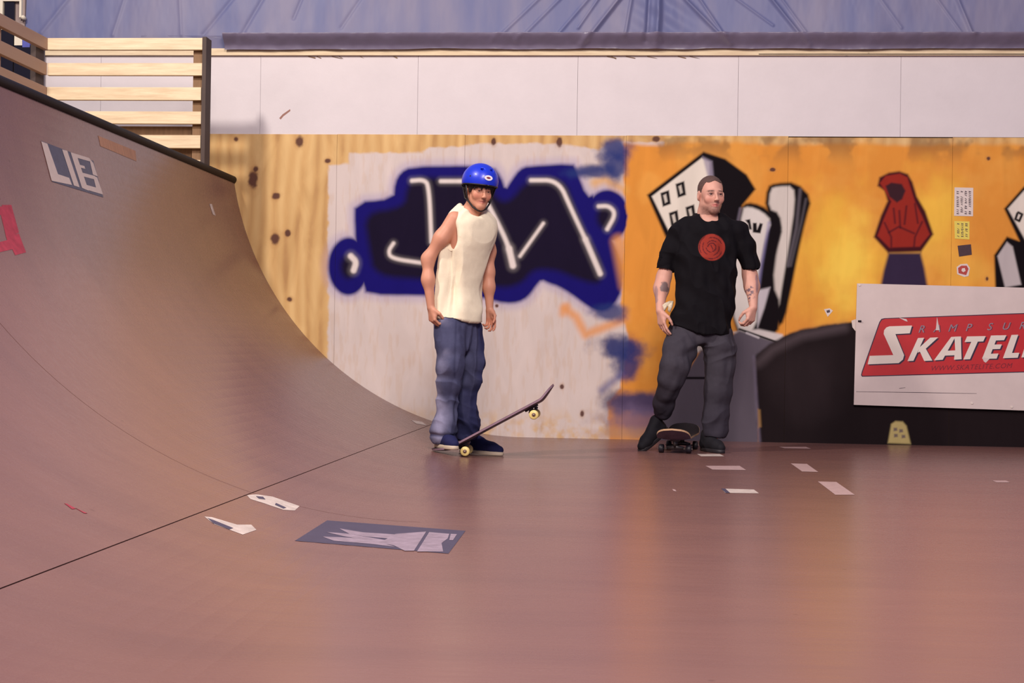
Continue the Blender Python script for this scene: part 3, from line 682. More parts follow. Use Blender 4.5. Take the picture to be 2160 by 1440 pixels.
# ------------------------------------------------------------------ sign, papers and stickers on the wall
def onwall(name, polys, m, parent=None, y=.02, th=.0015):
    """flat outlines lying y in front of the wall"""
    mb = MB()
    for i, pl in enumerate(polys): mb.prism([W(a, b, D-y-.00005*i) for a, b in pl], (0, th, 0))
    return mb.build(name, m, parent)
c7 = lambda pts, dx=0: [(1780+(a+dx)/3.789, 580+b/3.789) for a, b in pts]
sign = onwall('advertising_sign', [[(1808, 597.5), (2160, 606.5), (2470, 616), (2470, 877), (2160, 865.5), (1801, 853.5)]], M['sign'], None, .03, .012)
tag(sign, 'big white sign board with a red slanted logo reading SKATELITE', 'sign')
def rise(x): return -(x-330)*.0355
redp = [(330, 350), (1440, 310), (2480, 273), (2380, 738), (1440, 770), (150, 805), (144, 795), (150, 775), (290, 380), (305, 358)]
bord = [(325, 344), (1440, 303), (2490, 266), (2386, 745), (1440, 777), (146, 812), (137, 800), (143, 772), (283, 376), (300, 350)]
onwall('logo_border', [c7(bord)], M['sign_dark'], sign, .0306, .0005)
onwall('logo_panel', [c7(redp)], M['sign_red'], sign, .0312, .0005)
Sg = [[(365, 409), (545, 403), (527, 465), (412, 471), (482, 640), (472, 675), (438, 703), (190, 713), (206, 645), (395, 639), (318, 470), (322, 440), (340, 418)]]
Kg = [[(592, 503), (642, 500), (556, 685), (508, 687)], [(690, 500), (754, 497), (650, 592), (590, 620), (604, 578)], [(598, 590), (646, 572), (708, 683), (642, 686)]]
Ag = [[(858, 494), (892, 492), (790, 676), (720, 681)], [(884, 492), (936, 490), (938, 600), (890, 600)], [(890, 595), (938, 595), (941, 672), (880, 676)], [(806, 605), (900, 601), (896, 640), (785, 644)]]
Tg = [[(985, 490), (1134, 487), (1114, 530), (965, 535)], [(1020, 530), (1072, 528), (1008, 672), (955, 674)]]
Eg = [[(1176, 483), (1232, 481), (1160, 666), (1105, 668)], [(1176, 483), (1300, 480), (1280, 520), (1165, 524)], [(1165, 556), (1263, 553), (1248, 590), (1150, 593)], [(1135, 630), (1236, 626), (1221, 667), (1105, 669)]]
Lg = [[(1340, 478), (1394, 476), (1330, 662), (1271, 664)], [(1290, 624), (1402, 620), (1390, 660), (1271, 664)]]
Ig = [[(1480, 474), (1534, 472), (1474, 655), (1418, 658)]]
shift = lambda g, dx: [[(a+dx, b-.0355*dx) for a, b in q] for q in g]
glyphs = [Sg, Kg, Ag, Tg, Eg, Lg, Ig, shift(Tg, 600), shift(Eg, 590)]
for gl in glyphs:
    onwall('letter_shadow', [c7([(a+11, b+9) for a, b in q]) for q in gl], M['sign_dark'], sign, .0318, .0004)
    onwall('letter', [c7(q) for q in gl], M['sign_white'], sign, .0324, .0004)
def text_quads(txt, x0, y0, hgt, m, name, parent, y, mapf, shear=.25, space=1.0, xs=1.0, offset=0.0):
    cu = bpy.data.curves.new('text', 'FONT'); cu.body = txt; cu.size = 1; cu.shear = shear; cu.space_character = space; cu.offset = offset; cu.resolution_u = 4
    o = bpy.data.objects.new('text', cu); COL.objects.link(o)
    dg = bpy.context.evaluated_depsgraph_get(); me = bpy.data.meshes.new_from_object(o.evaluated_get(dg))
    bpy.data.objects.remove(o); bpy.data.curves.remove(cu)
    V = []
    for v in me.vertices:
        px, py = mapf(x0+v.co.x*hgt*xs, y0-v.co.y*hgt); V.append(W(px, py, D-y))
    fs = [tuple(p.vertices) for p in me.polygons]; bpy.data.meshes.remove(me)
    return MB().add(V, fs).build(name, m, parent)
mf = lambda x, y: c7([(x, y-.0355*(x-590))])[0]
for wd, x_ in zip('RAMPSURFACE', (590, 712, 828, 968, 1140, 1258, 1395, 1520, 1640, 1770, 1890)):
    text_quads(wd, x_+7, 463, 82, M['maroon'], 'small_lettering_shadow', sign, .0316, mf, .35, 1.45, 1.05, 0)
    text_quads(wd, x_, 460, 82, M['flame'], 'small_lettering', sign, .0320, mf, .35, 1.45, 1.05, 0)
text_quads('WWW.SKATELITE.COM', 690, 768, 56, M['maroon'], 'web_address', sign, .0316, mf, .3, 1.1, 1.02, 0)
onwall('scratch', [[(1806, 825.5), (1940, 827), (2060, 829.5), (2060, 830.2), (1940, 828.2), (1806, 826.3)], c7([(440, 905), (490, 897), (492, 900), (445, 908)])], M['ink'], sign, .0305, .0003)
for q in ([(440, 340), (500, 352), (510, 372), (490, 366)], [(745, 335), (765, 440), (735, 440)], [(1105, 655), (1165, 668), (1135, 700), (1118, 690)]): onwall('tear', [c7(q)], M['sign'], sign, .0330, .0004)
MB().tube([W(1810, 677, D-.034), W(1817, 677, D-.04)], .006, 8).build('nail', M['steel'], sign)
for a, b in ((2050, 850), (2134, 858), (1813, 601)):
    c = W(a, b, D-.031); MB().tube([c, c+Vector((0, -.004, 0))], .008, 10).build('screw', M['sign_white'], sign)
fly = onwall('paper_notice', [[(2013.5, 395), (2053, 396), (2052.5, 456), (2012.5, 455)]], M['paper'], None, .002, .001)
tag(fly, 'white handwritten paper notice, topmost on the orange wall', 'notice')
fy = onwall('paper_notice', [[(2013, 466), (2045, 467), (2045, 505), (2014, 503)]], M['paper_y'], None, .002, .001)
tag(fy, 'yellow handwritten paper notice below the white one', 'notice')
def scribble(x0, y0, x1, y1, cols, rows, seed):
    r = random.Random(seed); out = []
    for c in range(cols):
        cx = x0+(x1-x0)*(c+.5)/cols
        for k in range(rows):
            if r.random() < .22: continue
            cy = y0+(y1-y0)*(k+.5)/rows; w = (x1-x0)/cols*.34; h = (y1-y0)/rows*.3
            a = r.uniform(-.8, .8); dx, dy = w*math.cos(a), h+abs(math.sin(a))
            out.append([(cx-dx, cy-dy*.6), (cx-dx+1.1, cy-dy*.6-.6), (cx+dx, cy+dy*.6), (cx+dx-1.1, cy+dy*.6+.6)])
            if r.random() < .6: out.append([(cx-w*.8, cy+h*.3), (cx+w*.8, cy-h*.5), (cx+w*.8, cy-h*.5+1), (cx-w*.8, cy+h*.3+1)])
    return out
onwall('writing', scribble(2016, 402, 2050, 452, 4, 13, 3), M['ink'], fly, .0026, .0004)
onwall('writing', scribble(2017, 470, 2043, 500, 3, 8, 4), M['ink'], fy, .0026, .0004)
bs = onwall('wall_sticker', [[(2020, 518), (2048, 515), (2050, 537), (2023, 541)]], M['black_sticker'], None, .002, .001)
tag(bs, 'small dark square sticker under the yellow notice', 'sticker')
rs_ = onwall('wall_sticker', [[(2018, 563), (2026, 557), (2040, 556), (2046, 565), (2043, 582), (2034, 584), (2019, 578)]], M['paper'], None, .002, .001)
tag(rs_, 'small red and white sticker, lowest beneath the notices', 'sticker')
onwall('sticker_print', [[(2021, 565), (2028, 560), (2039, 560), (2043, 567), (2038, 580), (2022, 576)]], M['red_sticker'], rs_, .0026, .0004)
onwall('sticker_print', [[(2029, 566), (2035, 565), (2037, 571), (2032, 574), (2028, 571)]], M['paper'], rs_, .0031, .0004)
sk = onwall('wall_sticker', [[(1738, 652), (1750, 650), (1757, 655), (1746, 668)]], M['paper'], None, .002, .001)
tag(sk, 'tiny triangular white sticker on the orange wall above the dark hill', 'sticker')
onwall('sticker_print', [[(1743, 655), (1750, 653), (1751, 658), (1745, 660)]], M['ink'], sk, .0026, .0004)
sc_ = onwall('pencil_scratch', [[(589, 249), (596, 241), (612, 230), (612.5, 234), (598, 245), (592, 252)]], mat('brown_mark', rgb(150, 110, 100), .8), wb, -.0035, .0004)
ts = onwall('wall_sticker', [[(1808, 672), (1796, 676), (1798, 690), (1806, 700)]], M['paper'], None, .003, .001)
tag(ts, 'torn white scrap at the left edge of the big white sign', 'sticker')
# splinters under the batten
for px_ in (650, 668, 700, 715, 760, 830, 1280, 1290, 1320, 1365, 1430, 1455):
    dx = random.uniform(6, 22)
    onwall('splinter', [[(px_, 118), (px_+dx, 122+random.uniform(-1, 3)), (px_+dx, 123.5), (px_, 119.4)]], M['lumber_dark'], wb, .001, .0004)

# ================================================================== figures: smooth blended volumes turned into meshes
def nrm(v): v = np.array(v, float); return v/np.linalg.norm(v)
class Field:
    def __init__(s, lo, hi, h):
        s.lo = np.array(lo, float); s.h = h; n = np.ceil((np.array(hi)-s.lo)/h).astype(int)+1
        s.F = np.full(tuple(n), .5, np.float32); s.n = n
    def op(s, lo, hi, fn, k=.01, mode='u', m=.02):
        m = max(m, k+2*s.h)
        a = np.maximum(np.floor((np.array(lo)-m-s.lo)/s.h).astype(int), 0); b = np.minimum(np.ceil((np.array(hi)+m-s.lo)/s.h).astype(int)+1, s.n)
        if (b <= a).any(): return s
        X = (s.lo[0]+np.arange(a[0], b[0])*s.h)[:, None, None]; Y = (s.lo[1]+np.arange(a[1], b[1])*s.h)[None, :, None]; Z = (s.lo[2]+np.arange(a[2], b[2])*s.h)[None, None, :]
        d = fn(X, Y, Z); sl = s.F[a[0]:b[0], a[1]:b[1], a[2]:b[2]]
        if mode == 'u': h = np.maximum(k-np.abs(sl-d), 0)/k; sl[...] = np.minimum(sl, d)-h*h*k/4
        elif mode == 's': d = -d; h = np.maximum(k-np.abs(sl-d), 0)/k; sl[...] = np.maximum(sl, d)+h*h*k/4
        return s
    def cap(s, a, b, ra, rb, k=.012, mode='u'):
        a = np.array(a, float); b = np.array(b, float); e = b-a; L2 = (e*e).sum()+1e-12; R = max(ra, rb)
        def fn(X, Y, Z):
            t = np.clip(((X-a[0])*e[0]+(Y-a[1])*e[1]+(Z-a[2])*e[2])/L2, 0, 1)
            return np.sqrt((X-a[0]-t*e[0])**2+(Y-a[1]-t*e[1])**2+(Z-a[2]-t*e[2])**2)-(ra+(rb-ra)*t)
        return s.op(np.minimum(a, b)-R, np.maximum(a, b)+R, fn, k, mode)
    def chain(s, pts, rs, k=.015, mode='u'):
        for i in range(len(pts)-1): s.cap(pts[i], pts[i+1], rs[i], rs[i+1], k, mode)
        return s
    def ell(s, c, r, Rm=None, k=.012, mode='u'):
        c = np.array(c, float); r = np.array(r, float); Rm = np.eye(3) if Rm is None else Rm; R = r.max()
        def fn(X, Y, Z):
            x, y, z = X-c[0], Y-c[1], Z-c[2]
            u = (x*Rm[0, 0]+y*Rm[1, 0]+z*Rm[2, 0])/r[0]; v = (x*Rm[0, 1]+y*Rm[1, 1]+z*Rm[2, 1])/r[1]; w = (x*Rm[0, 2]+y*Rm[1, 2]+z*Rm[2, 2])/r[2]
            q = np.sqrt(u*u+v*v+w*w)+1e-6
            q2 = np.sqrt((u/r[0])**2+(v/r[1])**2+(w/r[2])**2)+1e-6
            return q*(q-1)/q2
        return s.op(c-R, c+R, fn, k, mode)
    def loft(s, keys, off=0.0, k=.02, mode='u', p=2.2, ek=.03):
        """keys: (z, cx, cy, rx, ry, yaw) from the top down or bottom up; cross sections are rounded ellipses"""
        K = np.array(sorted(keys)); zz = np.linspace(K[0, 0], K[-1, 0], 160); T = [np.interp(zz, K[:, 0], K[:, i]) for i in range(1, 6)]
        ker = np.hanning(23); ker /= ker.sum(); T = [np.convolve(np.pad(t, 11, mode='edge'), ker, 'valid') for t in T]
        R = max(K[:, 3].max(), K[:, 4].max())+off; lo = [K[:, 1].min()-R, K[:, 2].min()-R, K[0, 0]-off]; hi = [K[:, 1].max()+R, K[:, 2].max()+R, K[-1, 0]+off]
        def fn(X, Y, Z):
            z = Z[0, 0]; cx, cy, rx, ry, yw = [np.interp(z, zz, t)[None, None, :] for t in T]
            rx = rx+off; ry = ry+off; c, sn = np.cos(yw), np.sin(yw); x = X-cx; y = Y-cy
            u = x*c+y*sn; v = -x*sn+y*c
            q = (np.abs(u/rx)**p+np.abs(v/ry)**p)**(1/p)+1e-6; rho = np.sqrt(u*u+v*v)
            d = rho*(1-1/q); d = np.where(rho < 1e-3, -np.minimum(rx, ry), d)
            e = np.maximum(K[0, 0]-off-Z, Z-K[-1, 0]-off)
            h = np.maximum(ek-np.abs(d-e), 0)/ek
            return np.maximum(d, e)+h*h*ek/4
        return s.op(lo, hi, fn, k, mode)
    def cut(s, fn):
        """keep only where fn < 0"""
        X = (s.lo[0]+np.arange(s.n[0])*s.h)[:, None, None]; Y = (s.lo[1]+np.arange(s.n[1])*s.h)[None, :, None]; Z = (s.lo[2]+np.arange(s.n[2])*s.h)[None, None, :]
        s.F = np.maximum(s.F, fn(X, Y, Z)).astype(np.float32); return s
    def sub(s, o): s.F = np.maximum(s.F, -o).astype(np.float32); return s
    def mesh(s):
        F = s.F; F[0] = F[-1] = .5; F[:, 0] = F[:, -1] = .5; F[:, :, 0] = F[:, :, -1] = .5
        S = F < 0; c = S[:-1, :-1, :-1].astype(np.int8)
        tot = sum(S[i:S.shape[0]-1+i, j:S.shape[1]-1+j, k:S.shape[2]-1+k].astype(np.int8) for i in (0, 1) for j in (0, 1) for k in (0, 1))
        act = (tot > 0) & (tot < 8); I = np.argwhere(act); ids = np.full(act.shape, -1, np.int32); ids[act] = np.arange(len(I))
        acc = np.zeros((len(I), 3)); cnt = np.zeros(len(I))
        for ax in range(3):
            o1, o2 = [a for a in range(3) if a != ax]
            for p in (0, 1):
                for q in (0, 1):
                    A = I.copy(); A[:, o1] += p; A[:, o2] += q; B = A.copy(); B[:, ax] += 1
                    fa = F[A[:, 0], A[:, 1], A[:, 2]]; fb = F[B[:, 0], B[:, 1], B[:, 2]]; m = (fa < 0) != (fb < 0)
                    t = np.where(m, fa/np.where(m, fa-fb, 1), 0); P = A.astype(float); P[:, ax] += t
                    acc[m] += P[m]; cnt[m] += 1
        V = acc/np.maximum(cnt, 1)[:, None]*s.h+s.lo; Qs = []
        for ax in range(3):
            o1, o2 = [(1, 2), (2, 0), (0, 1)][ax]
            sl0 = [slice(None)]*3; sl1 = [slice(None)]*3; sl0[ax] = slice(0, -1); sl1[ax] = slice(1, None)
            E = np.argwhere(S[tuple(sl0)] != S[tuple(sl1)]); E = E[(E[:, o1] > 0) & (E[:, o2] > 0)]
            ok = (E[:, o1] < act.shape[o1]) & (E[:, o2] < act.shape[o2]); E = E[ok]
            def cell(d1, d2): C = E.copy(); C[:, o1] -= d1; C[:, o2] -= d2; return ids[C[:, 0], C[:, 1], C[:, 2]]
            q = np.stack([cell(1, 1), cell(0, 1), cell(0, 0), cell(1, 0)], -1)
            ins = S[E[:, 0], E[:, 1], E[:, 2]]; q[~ins] = q[~ins][:, ::-1]; q = q[(q >= 0).all(1)]; Qs.append(q)
        return V, np.vstack(Qs)

def vnormals(V, Q):
    n = np.cross(V[Q[:, 2]]-V[Q[:, 0]], V[Q[:, 3]]-V[Q[:, 1]]); N_ = np.zeros_like(V)
    for k in range(4): np.add.at(N_, Q[:, k], n)
    return N_/(np.linalg.norm(N_, axis=1)[:, None]+1e-12)
def relax(V, Q, it=1, lam=.5):
    for _ in range(it):
        A = np.zeros_like(V); c = np.zeros(len(V))
        for k in range(4): np.add.at(A, Q[:, k], V[Q[:, (k+1) % 4]]+V[Q[:, (k-1) % 4]]); np.add.at(c, Q[:, k], 2)
        V = V+(A/np.maximum(c, 1)[:, None]-V)*lam
    return V
def skin(name, fld, m, parent, disp=None, colf=None, it=1):
    V, Q = fld.mesh(); V = relax(V, Q, it)
    if disp is not None:
        Nn = vnormals(V, Q); V = V+Nn*disp(V, Nn)[:, None]
    col = None
    if colf is not None:
        c = colf(V, vnormals(V, Q)); col = np.concatenate([c, np.ones((len(V), 1))], 1)
    return link(name, np_mesh(V, Q, True, col), m, parent)
def n3(V, s, seed=0): return (fbm(V[:, 0]+V[:, 1]*.7, V[:, 2]+V[:, 1]*.3, s, seed, 3)+fbm(V[:, 1]*1.1-V[:, 0]*.5, V[:, 2]*.9, s, seed+7, 3))/2-.5
def ridge(V, su, sv, seed, dx=1.0, dy=.8, slant=0.0):
    u = V[:, 0]*dx+V[:, 1]*dy; f = fbm(u/su+slant*V[:, 2], V[:, 2]/sv+slant*u, 1.0, seed, 2); return 1-np.abs(2*f-1)*2.2
def mixc(c, m, col): return c*(1-m[:, None])+s2l(col)[None]*m[:, None]

M['skin'] = mat('skin', (1, 1, 1, 1), 0.5, 0.35, attr=True, sss=0.06)
M['cloth_white'] = mat('cream_cotton', rgb(232, 220, 196), 0.85, 0.2, var=0.03, vscale=30, bump=.15, bscale=300)
M['denim'] = mat('denim', (1, 1, 1, 1), 0.8, 0.2, attr=True, var=.10, vscale=60)
M['black_tee'] = mat('black_cotton', (1, 1, 1, 1), 0.85, 0.15, attr=True)
M['grey_pants'] = mat('charcoal_trousers', (1, 1, 1, 1), 0.85, 0.2, attr=True, var=.08, vscale=50)
M['hair'] = mat('dark_hair', rgb(34, 24, 24), 0.5, 0.4, var=.3, vscale=120)
M['buzz'] = mat('short_brown_hair', rgb(92, 70, 66), 0.8, 0.3, var=.35, vscale=160)
M['helmet'] = mat('glossy_blue_shell', rgb(20, 48, 200), 0.38, 0.5, coat=.15)
M['black'] = mat('black_plastic', rgb(24, 20, 26), 0.5)
M['shoe_blue'] = mat('navy_suede', rgb(26, 28, 74), 0.8, .3, var=.15, vscale=60)
M['shoe_black'] = mat('black_suede', rgb(22, 20, 28), 0.8, .3, var=.15, vscale=60)
M['sole'] = mat('pale_rubber', rgb(196, 180, 160), 0.6)
M['sole_dark'] = mat('dark_rubber', rgb(34, 30, 36), 0.6)
M['white_p'] = mat('white_patch', rgb(222, 216, 226), 0.6)
M['eye'] = mat('eye', (1, 1, 1, 1), 0.15, 0.5, attr=True)
M['maple'] = mat('maple_ply_edge', rgb(196, 160, 126), 0.5, var=.1, vscale=20)
M['deck_violet'] = mat('worn_deck_edge', rgb(140, 112, 128), 0.5, var=.15, vscale=20)
M['deck_under'] = mat('printed_deck_bottom', rgb(86, 70, 92), 0.4, var=.4, vscale=14)
M['grip'] = mat('black_grip_tape', rgb(34, 30, 34), 0.95, 0.2)
M['metal'] = mat('truck_metal', rgb(86, 82, 84), 0.4, .5, metal=.6)
M['axle'] = mat('bright_axle', rgb(190, 180, 170), 0.3, .5, metal=.8)
M['urethane'] = mat('cream_urethane', rgb(226, 204, 132), 0.4)
M['core'] = mat('wheel_core', rgb(110, 80, 70), 0.5)
M['wheel_black'] = mat('black_wheel', rgb(26, 22, 34), 0.5)

def head_frame(f, up):
    f = nrm(f); up = np.array(up, float); up = nrm(up-f*(up@f)); r = np.cross(f, up)      # r: the person's own right
    return np.stack([r, f, up], 1)        # columns: local x (right), y (forward), z (up)
def make_head(F, c, R, s=1.0, kid=False):
    c = np.array(c, float)
    G = lambda p: c+R@(np.array(p, float)*s)
    E = lambda p, r, k=.012, mode='u', Q=None: F.ell(G(p), np.array(r)*s, R if Q is None else R@Q, k, mode)
    E((0, -.018, .035), (.074, .094, .082))
    E((0, .022, -.025), (.060, .066, .078), .03)
    for sx in (1, -1):
        F.cap(G((sx*.046, .0, -.058)), G((sx*.014, .060, -.098)), .019*s, .017*s, .03)
        E((sx*.040, .060, -.028), (.022, .018, .024), .02)
        E((sx*.031, .094, .001), (.017, .016, .0125), .010, 's')
        q = np.array(Matrix.Rotation(sx*-.25, 3, 'Z'))@np.array(Matrix.Rotation(-.15, 3, 'X'))
        E((sx*.078, -.012, -.008), (.009, .019, .031), .008, 'u', q)
        E((sx*.0865, -.006, -.004), (.006, .010, .018), .004, 's', q)
        F.ell(G((sx*.0105, .102, -.036)), np.array((.0075, .009, .0065))*s, R, .006)
    F.cap(G((0, .064, -.100)), G((0, .068, -.092)), .015*s, .017*s, .02)
    F.cap(G((-.034, .078, .019)), G((.034, .078, .019)), .0085*s, .0085*s, .014)
    F.cap(G((0, .086, .006)), G((0, .107, -.031)), .0068*s, .0098*s, .010)
    F.chain([G((-.024, .070, -.0640)), G((0, .0825, -.0600)), G((.024, .070, -.0640))], [.004*s, .0055*s, .004*s], .009)
    F.chain([G((-.019, .072, -.0700)), G((0, .0810, -.0725)), G((.019, .072, -.0700))], [.004*s, .0062*s, .004*s], .009)
    F.chain([G((-.026, .076, -.0655)), G((0, .0885, -.0660)), G((.026, .076, -.0655))], [.0016*s]*3, .004, 's')
    for sx in (1, -1):          # eyelids
        F.chain([G((sx*.047, .070, .002)), G((sx*.038, .080, .0085)), G((sx*.026, .082, .0085)), G((sx*.016, .078, .001))], [.0035*s, .0050*s, .0050*s, .003*s], .004)
        F.chain([G((sx*.047, .070, .001)), G((sx*.037, .078, -.0065)), G((sx*.026, .079, -.0070)), G((sx*.016, .077, .0)) ], [.003*s, .0042*s, .0042*s, .003*s], .005)
    return G
def face_local(V, c, R, s=1.0): return (V-np.array(c))@R/s
def eyes(parent, G, R, s, gaze):
    for sx in (1, -1):
        c = np.array(G((sx*.0310, .0710, .001))); r = .0118*s
        vs, fs = [], []; n, mm = 20, 14
        for i in range(mm+1):
            th = math.pi*i/mm
            for j in range(n): ph = 2*math.pi*j/n; vs.append(c+r*np.array((math.sin(th)*math.cos(ph), math.sin(th)*math.sin(ph), math.cos(th))))
        Q = np.array([(i*n+j, (i+1)*n+j, (i+1)*n+(j+1) % n, i*n+(j+1) % n) for i in range(mm) for j in range(n)]); V = np.array(vs)
        g = nrm(gaze); a = np.arccos(np.clip(((V-c)/r)@g, -1, 1)); col = np.ones((len(V), 3))*s2l((150, 136, 136))  # whites greyed, with the lid shade put into the colour
        col[a < .72] = s2l((44, 44, 58)); col[a < .36] = s2l((12, 10, 14))
        link('eye', np_mesh(V, Q, True, np.concatenate([col, np.ones((len(V), 1))], 1)), M['eye'], parent)
def hand(F, w, d, pn, curl, s=1.0, thumb=1, spread=.16, tc=.5, mitten=0):
    """w wrist, d direction of the hand, pn the way the palm faces, thumb +1/-1 side, curl of each finger (index to little)"""
    w = np.array(w, float); d = nrm(d); pn = np.array(pn, float); pn = nrm(pn-d*(pn@d)); l = np.cross(pn, d)*thumb   # l points to the thumb side
    K = []
    for i, (o, ln) in enumerate(((.027, .082), (.009, .087), (-.010, .083), (-.027, .075))):
        k = w+d*ln*s+l*o*s; K.append(k); F.cap(w+l*o*.45*s+d*.01*s, k, .0145*s, .0105*s, .012)
    F.cap(w+d*.03*s+l*.02*s+pn*.006*s, w+d*.06*s+l*.026*s+pn*.008*s, .014*s, .012*s, .012)
    L = ((.040, .024, .019), (.045, .028, .021), (.042, .026, .020), (.033, .020, .017))
    for i, k in enumerate(K):
        c = curl[i]; a = c*.55; p = k; sp = (1.5-i)*spread*.45
        for j, seg in enumerate(L[i]):
            v = (d*math.cos(a)+pn*math.sin(a)); v = nrm(v+l*sp*(1 if j == 0 else .6)*max(0, 1-c*.5))
            q = p+v*seg*s; r0 = (.0092, .0083, .0075)[j]*s; r1 = (.0083, .0075, .0062)[j]*s
            F.cap(p, q, r0, r1, .0035 if j == 0 else .002); p = q; a += c*(.75, .6, 0)[j]
    t0 = w+d*.022*s+l*.024*s+pn*.006*s; v1 = nrm(d*.75+l*.62+pn*.30*(1+tc)); t1 = t0+v1*.042*s
    v2 = nrm(d*.95+l*(.25-.35*tc)+pn*(.25+.5*tc)); t2 = t1+v2*.031*s; v3 = nrm(d*.95+l*(-.05-.45*tc)+pn*(.3+.5*tc)); t3 = t2+v3*.024*s
    F.cap(t0, t1, .0145*s, .0105*s, .010); F.cap(t1, t2, .0102*s, .0088*s, .003); F.cap(t2, t3, .0088*s, .0068*s, .002)
    return K

def local_mesh(builder, name, m, parent, T, smooth=True, bevel=0):
    builder.v = [T@Vector(v) for v in builder.v]; return builder.build(name, m, parent, smooth, bevel)
def shoe(parent, heel, yaw, pitch, m_up, m_sole, accent=None, roll=0, s=1.0, accent_side=-1, hh=.005):
    """heel: ground point at the back of the sole; toe points along yaw; pitch lifts the toe"""
    T = Matrix.Translation(heel)@Matrix.Rotation(yaw, 4, 'Z')@Matrix.Rotation(-pitch, 4, 'Y')@Matrix.Rotation(roll, 4, 'X')
    R = np.array(T.to_3x3()); c = np.array(T.to_translation()); G = lambda p: c+R@(np.array(p)*s)
    lo = np.min([G((x, y, z)) for x in (-.03, .32) for y in (-.07, .07) for z in (-.02, .15)], 0); hi = np.max([G((x, y, z)) for x in (-.03, .32) for y in (-.07, .07) for z in (-.02, .15)], 0)
    U = Field(lo, hi, .0045)
    U.chain([G((.045, 0, .045)), G((.12, 0, .045)), G((.21, .004, .040)), G((.255, .004, .034))], [x*s for x in (.036, .038, .040, .030)], .02)
    U.cap(G((.045, 0, .05)), G((.06, 0, .11)), .038*s, .040*s, .02); U.cap(G((.10, 0, .09)), G((.19, 0, .05)), .034*s, .03*s, .025)
    U.cap(G((.08, 0, .10)), G((.13, 0, .088)), .03*s, .024*s, .012)
    zz = R[:, 2]; U.cut(lambda X, Y, Z: -((X-c[0])*zz[0]+(Y-c[1])*zz[1]+(Z-c[2])*zz[2])+.020*s)
    up = skin('shoe', U, m_up, parent)
    for t in (.125, .145, .165):
        a = G((t, .026, .086-(t-.12)*.45)); b = G((t+.004, 0, .104-(t-.12)*.75)); d = G((t, -.026, .086-(t-.12)*.45))
        MB().tube([a, b, d], .0028, 6).build('lace', M['white_p'] if accent else m_sole, up, True)
    sb = MB(); n = 40; vs = []
    def outl(t):
        a = 2*math.pi*t; x = math.cos(a); y = math.sin(a); X = .138+.150*x*(abs(x)**-.12 if abs(x) > .05 else 1); w = (.040+.008*x)
        return X, w*y*(abs(y)**-.25 if abs(y) > .05 else 1)
    for z, g in ((0, .97), (.006, 1), (.020, 1), (.025, .96)):
        vs += [G((.138+(outl(i/n)[0]-.138)*g, outl(i/n)[1]*g, z)) for i in range(n)]
    fs = [(r*n+i, r*n+(i+1) % n, (r+1)*n+(i+1) % n, (r+1)*n+i) for r in range(3) for i in range(n)]+[tuple(range(n-1, -1, -1)), tuple(3*n+i for i in range(n))]
    sb.add(vs, fs).build('sole', m_sole, up, True)
    if accent:
        y0 = accent_side*.0385
        MB().prism([G((.03, y0*1.02, .055)), G((.055, y0*1.04, .045)), G((.07, y0*1.02, .075)), G((.05, y0, .090))], R@np.array((0, -accent_side*.012, 0))*s*-1).build('heel_patch', accent, up)
    return up

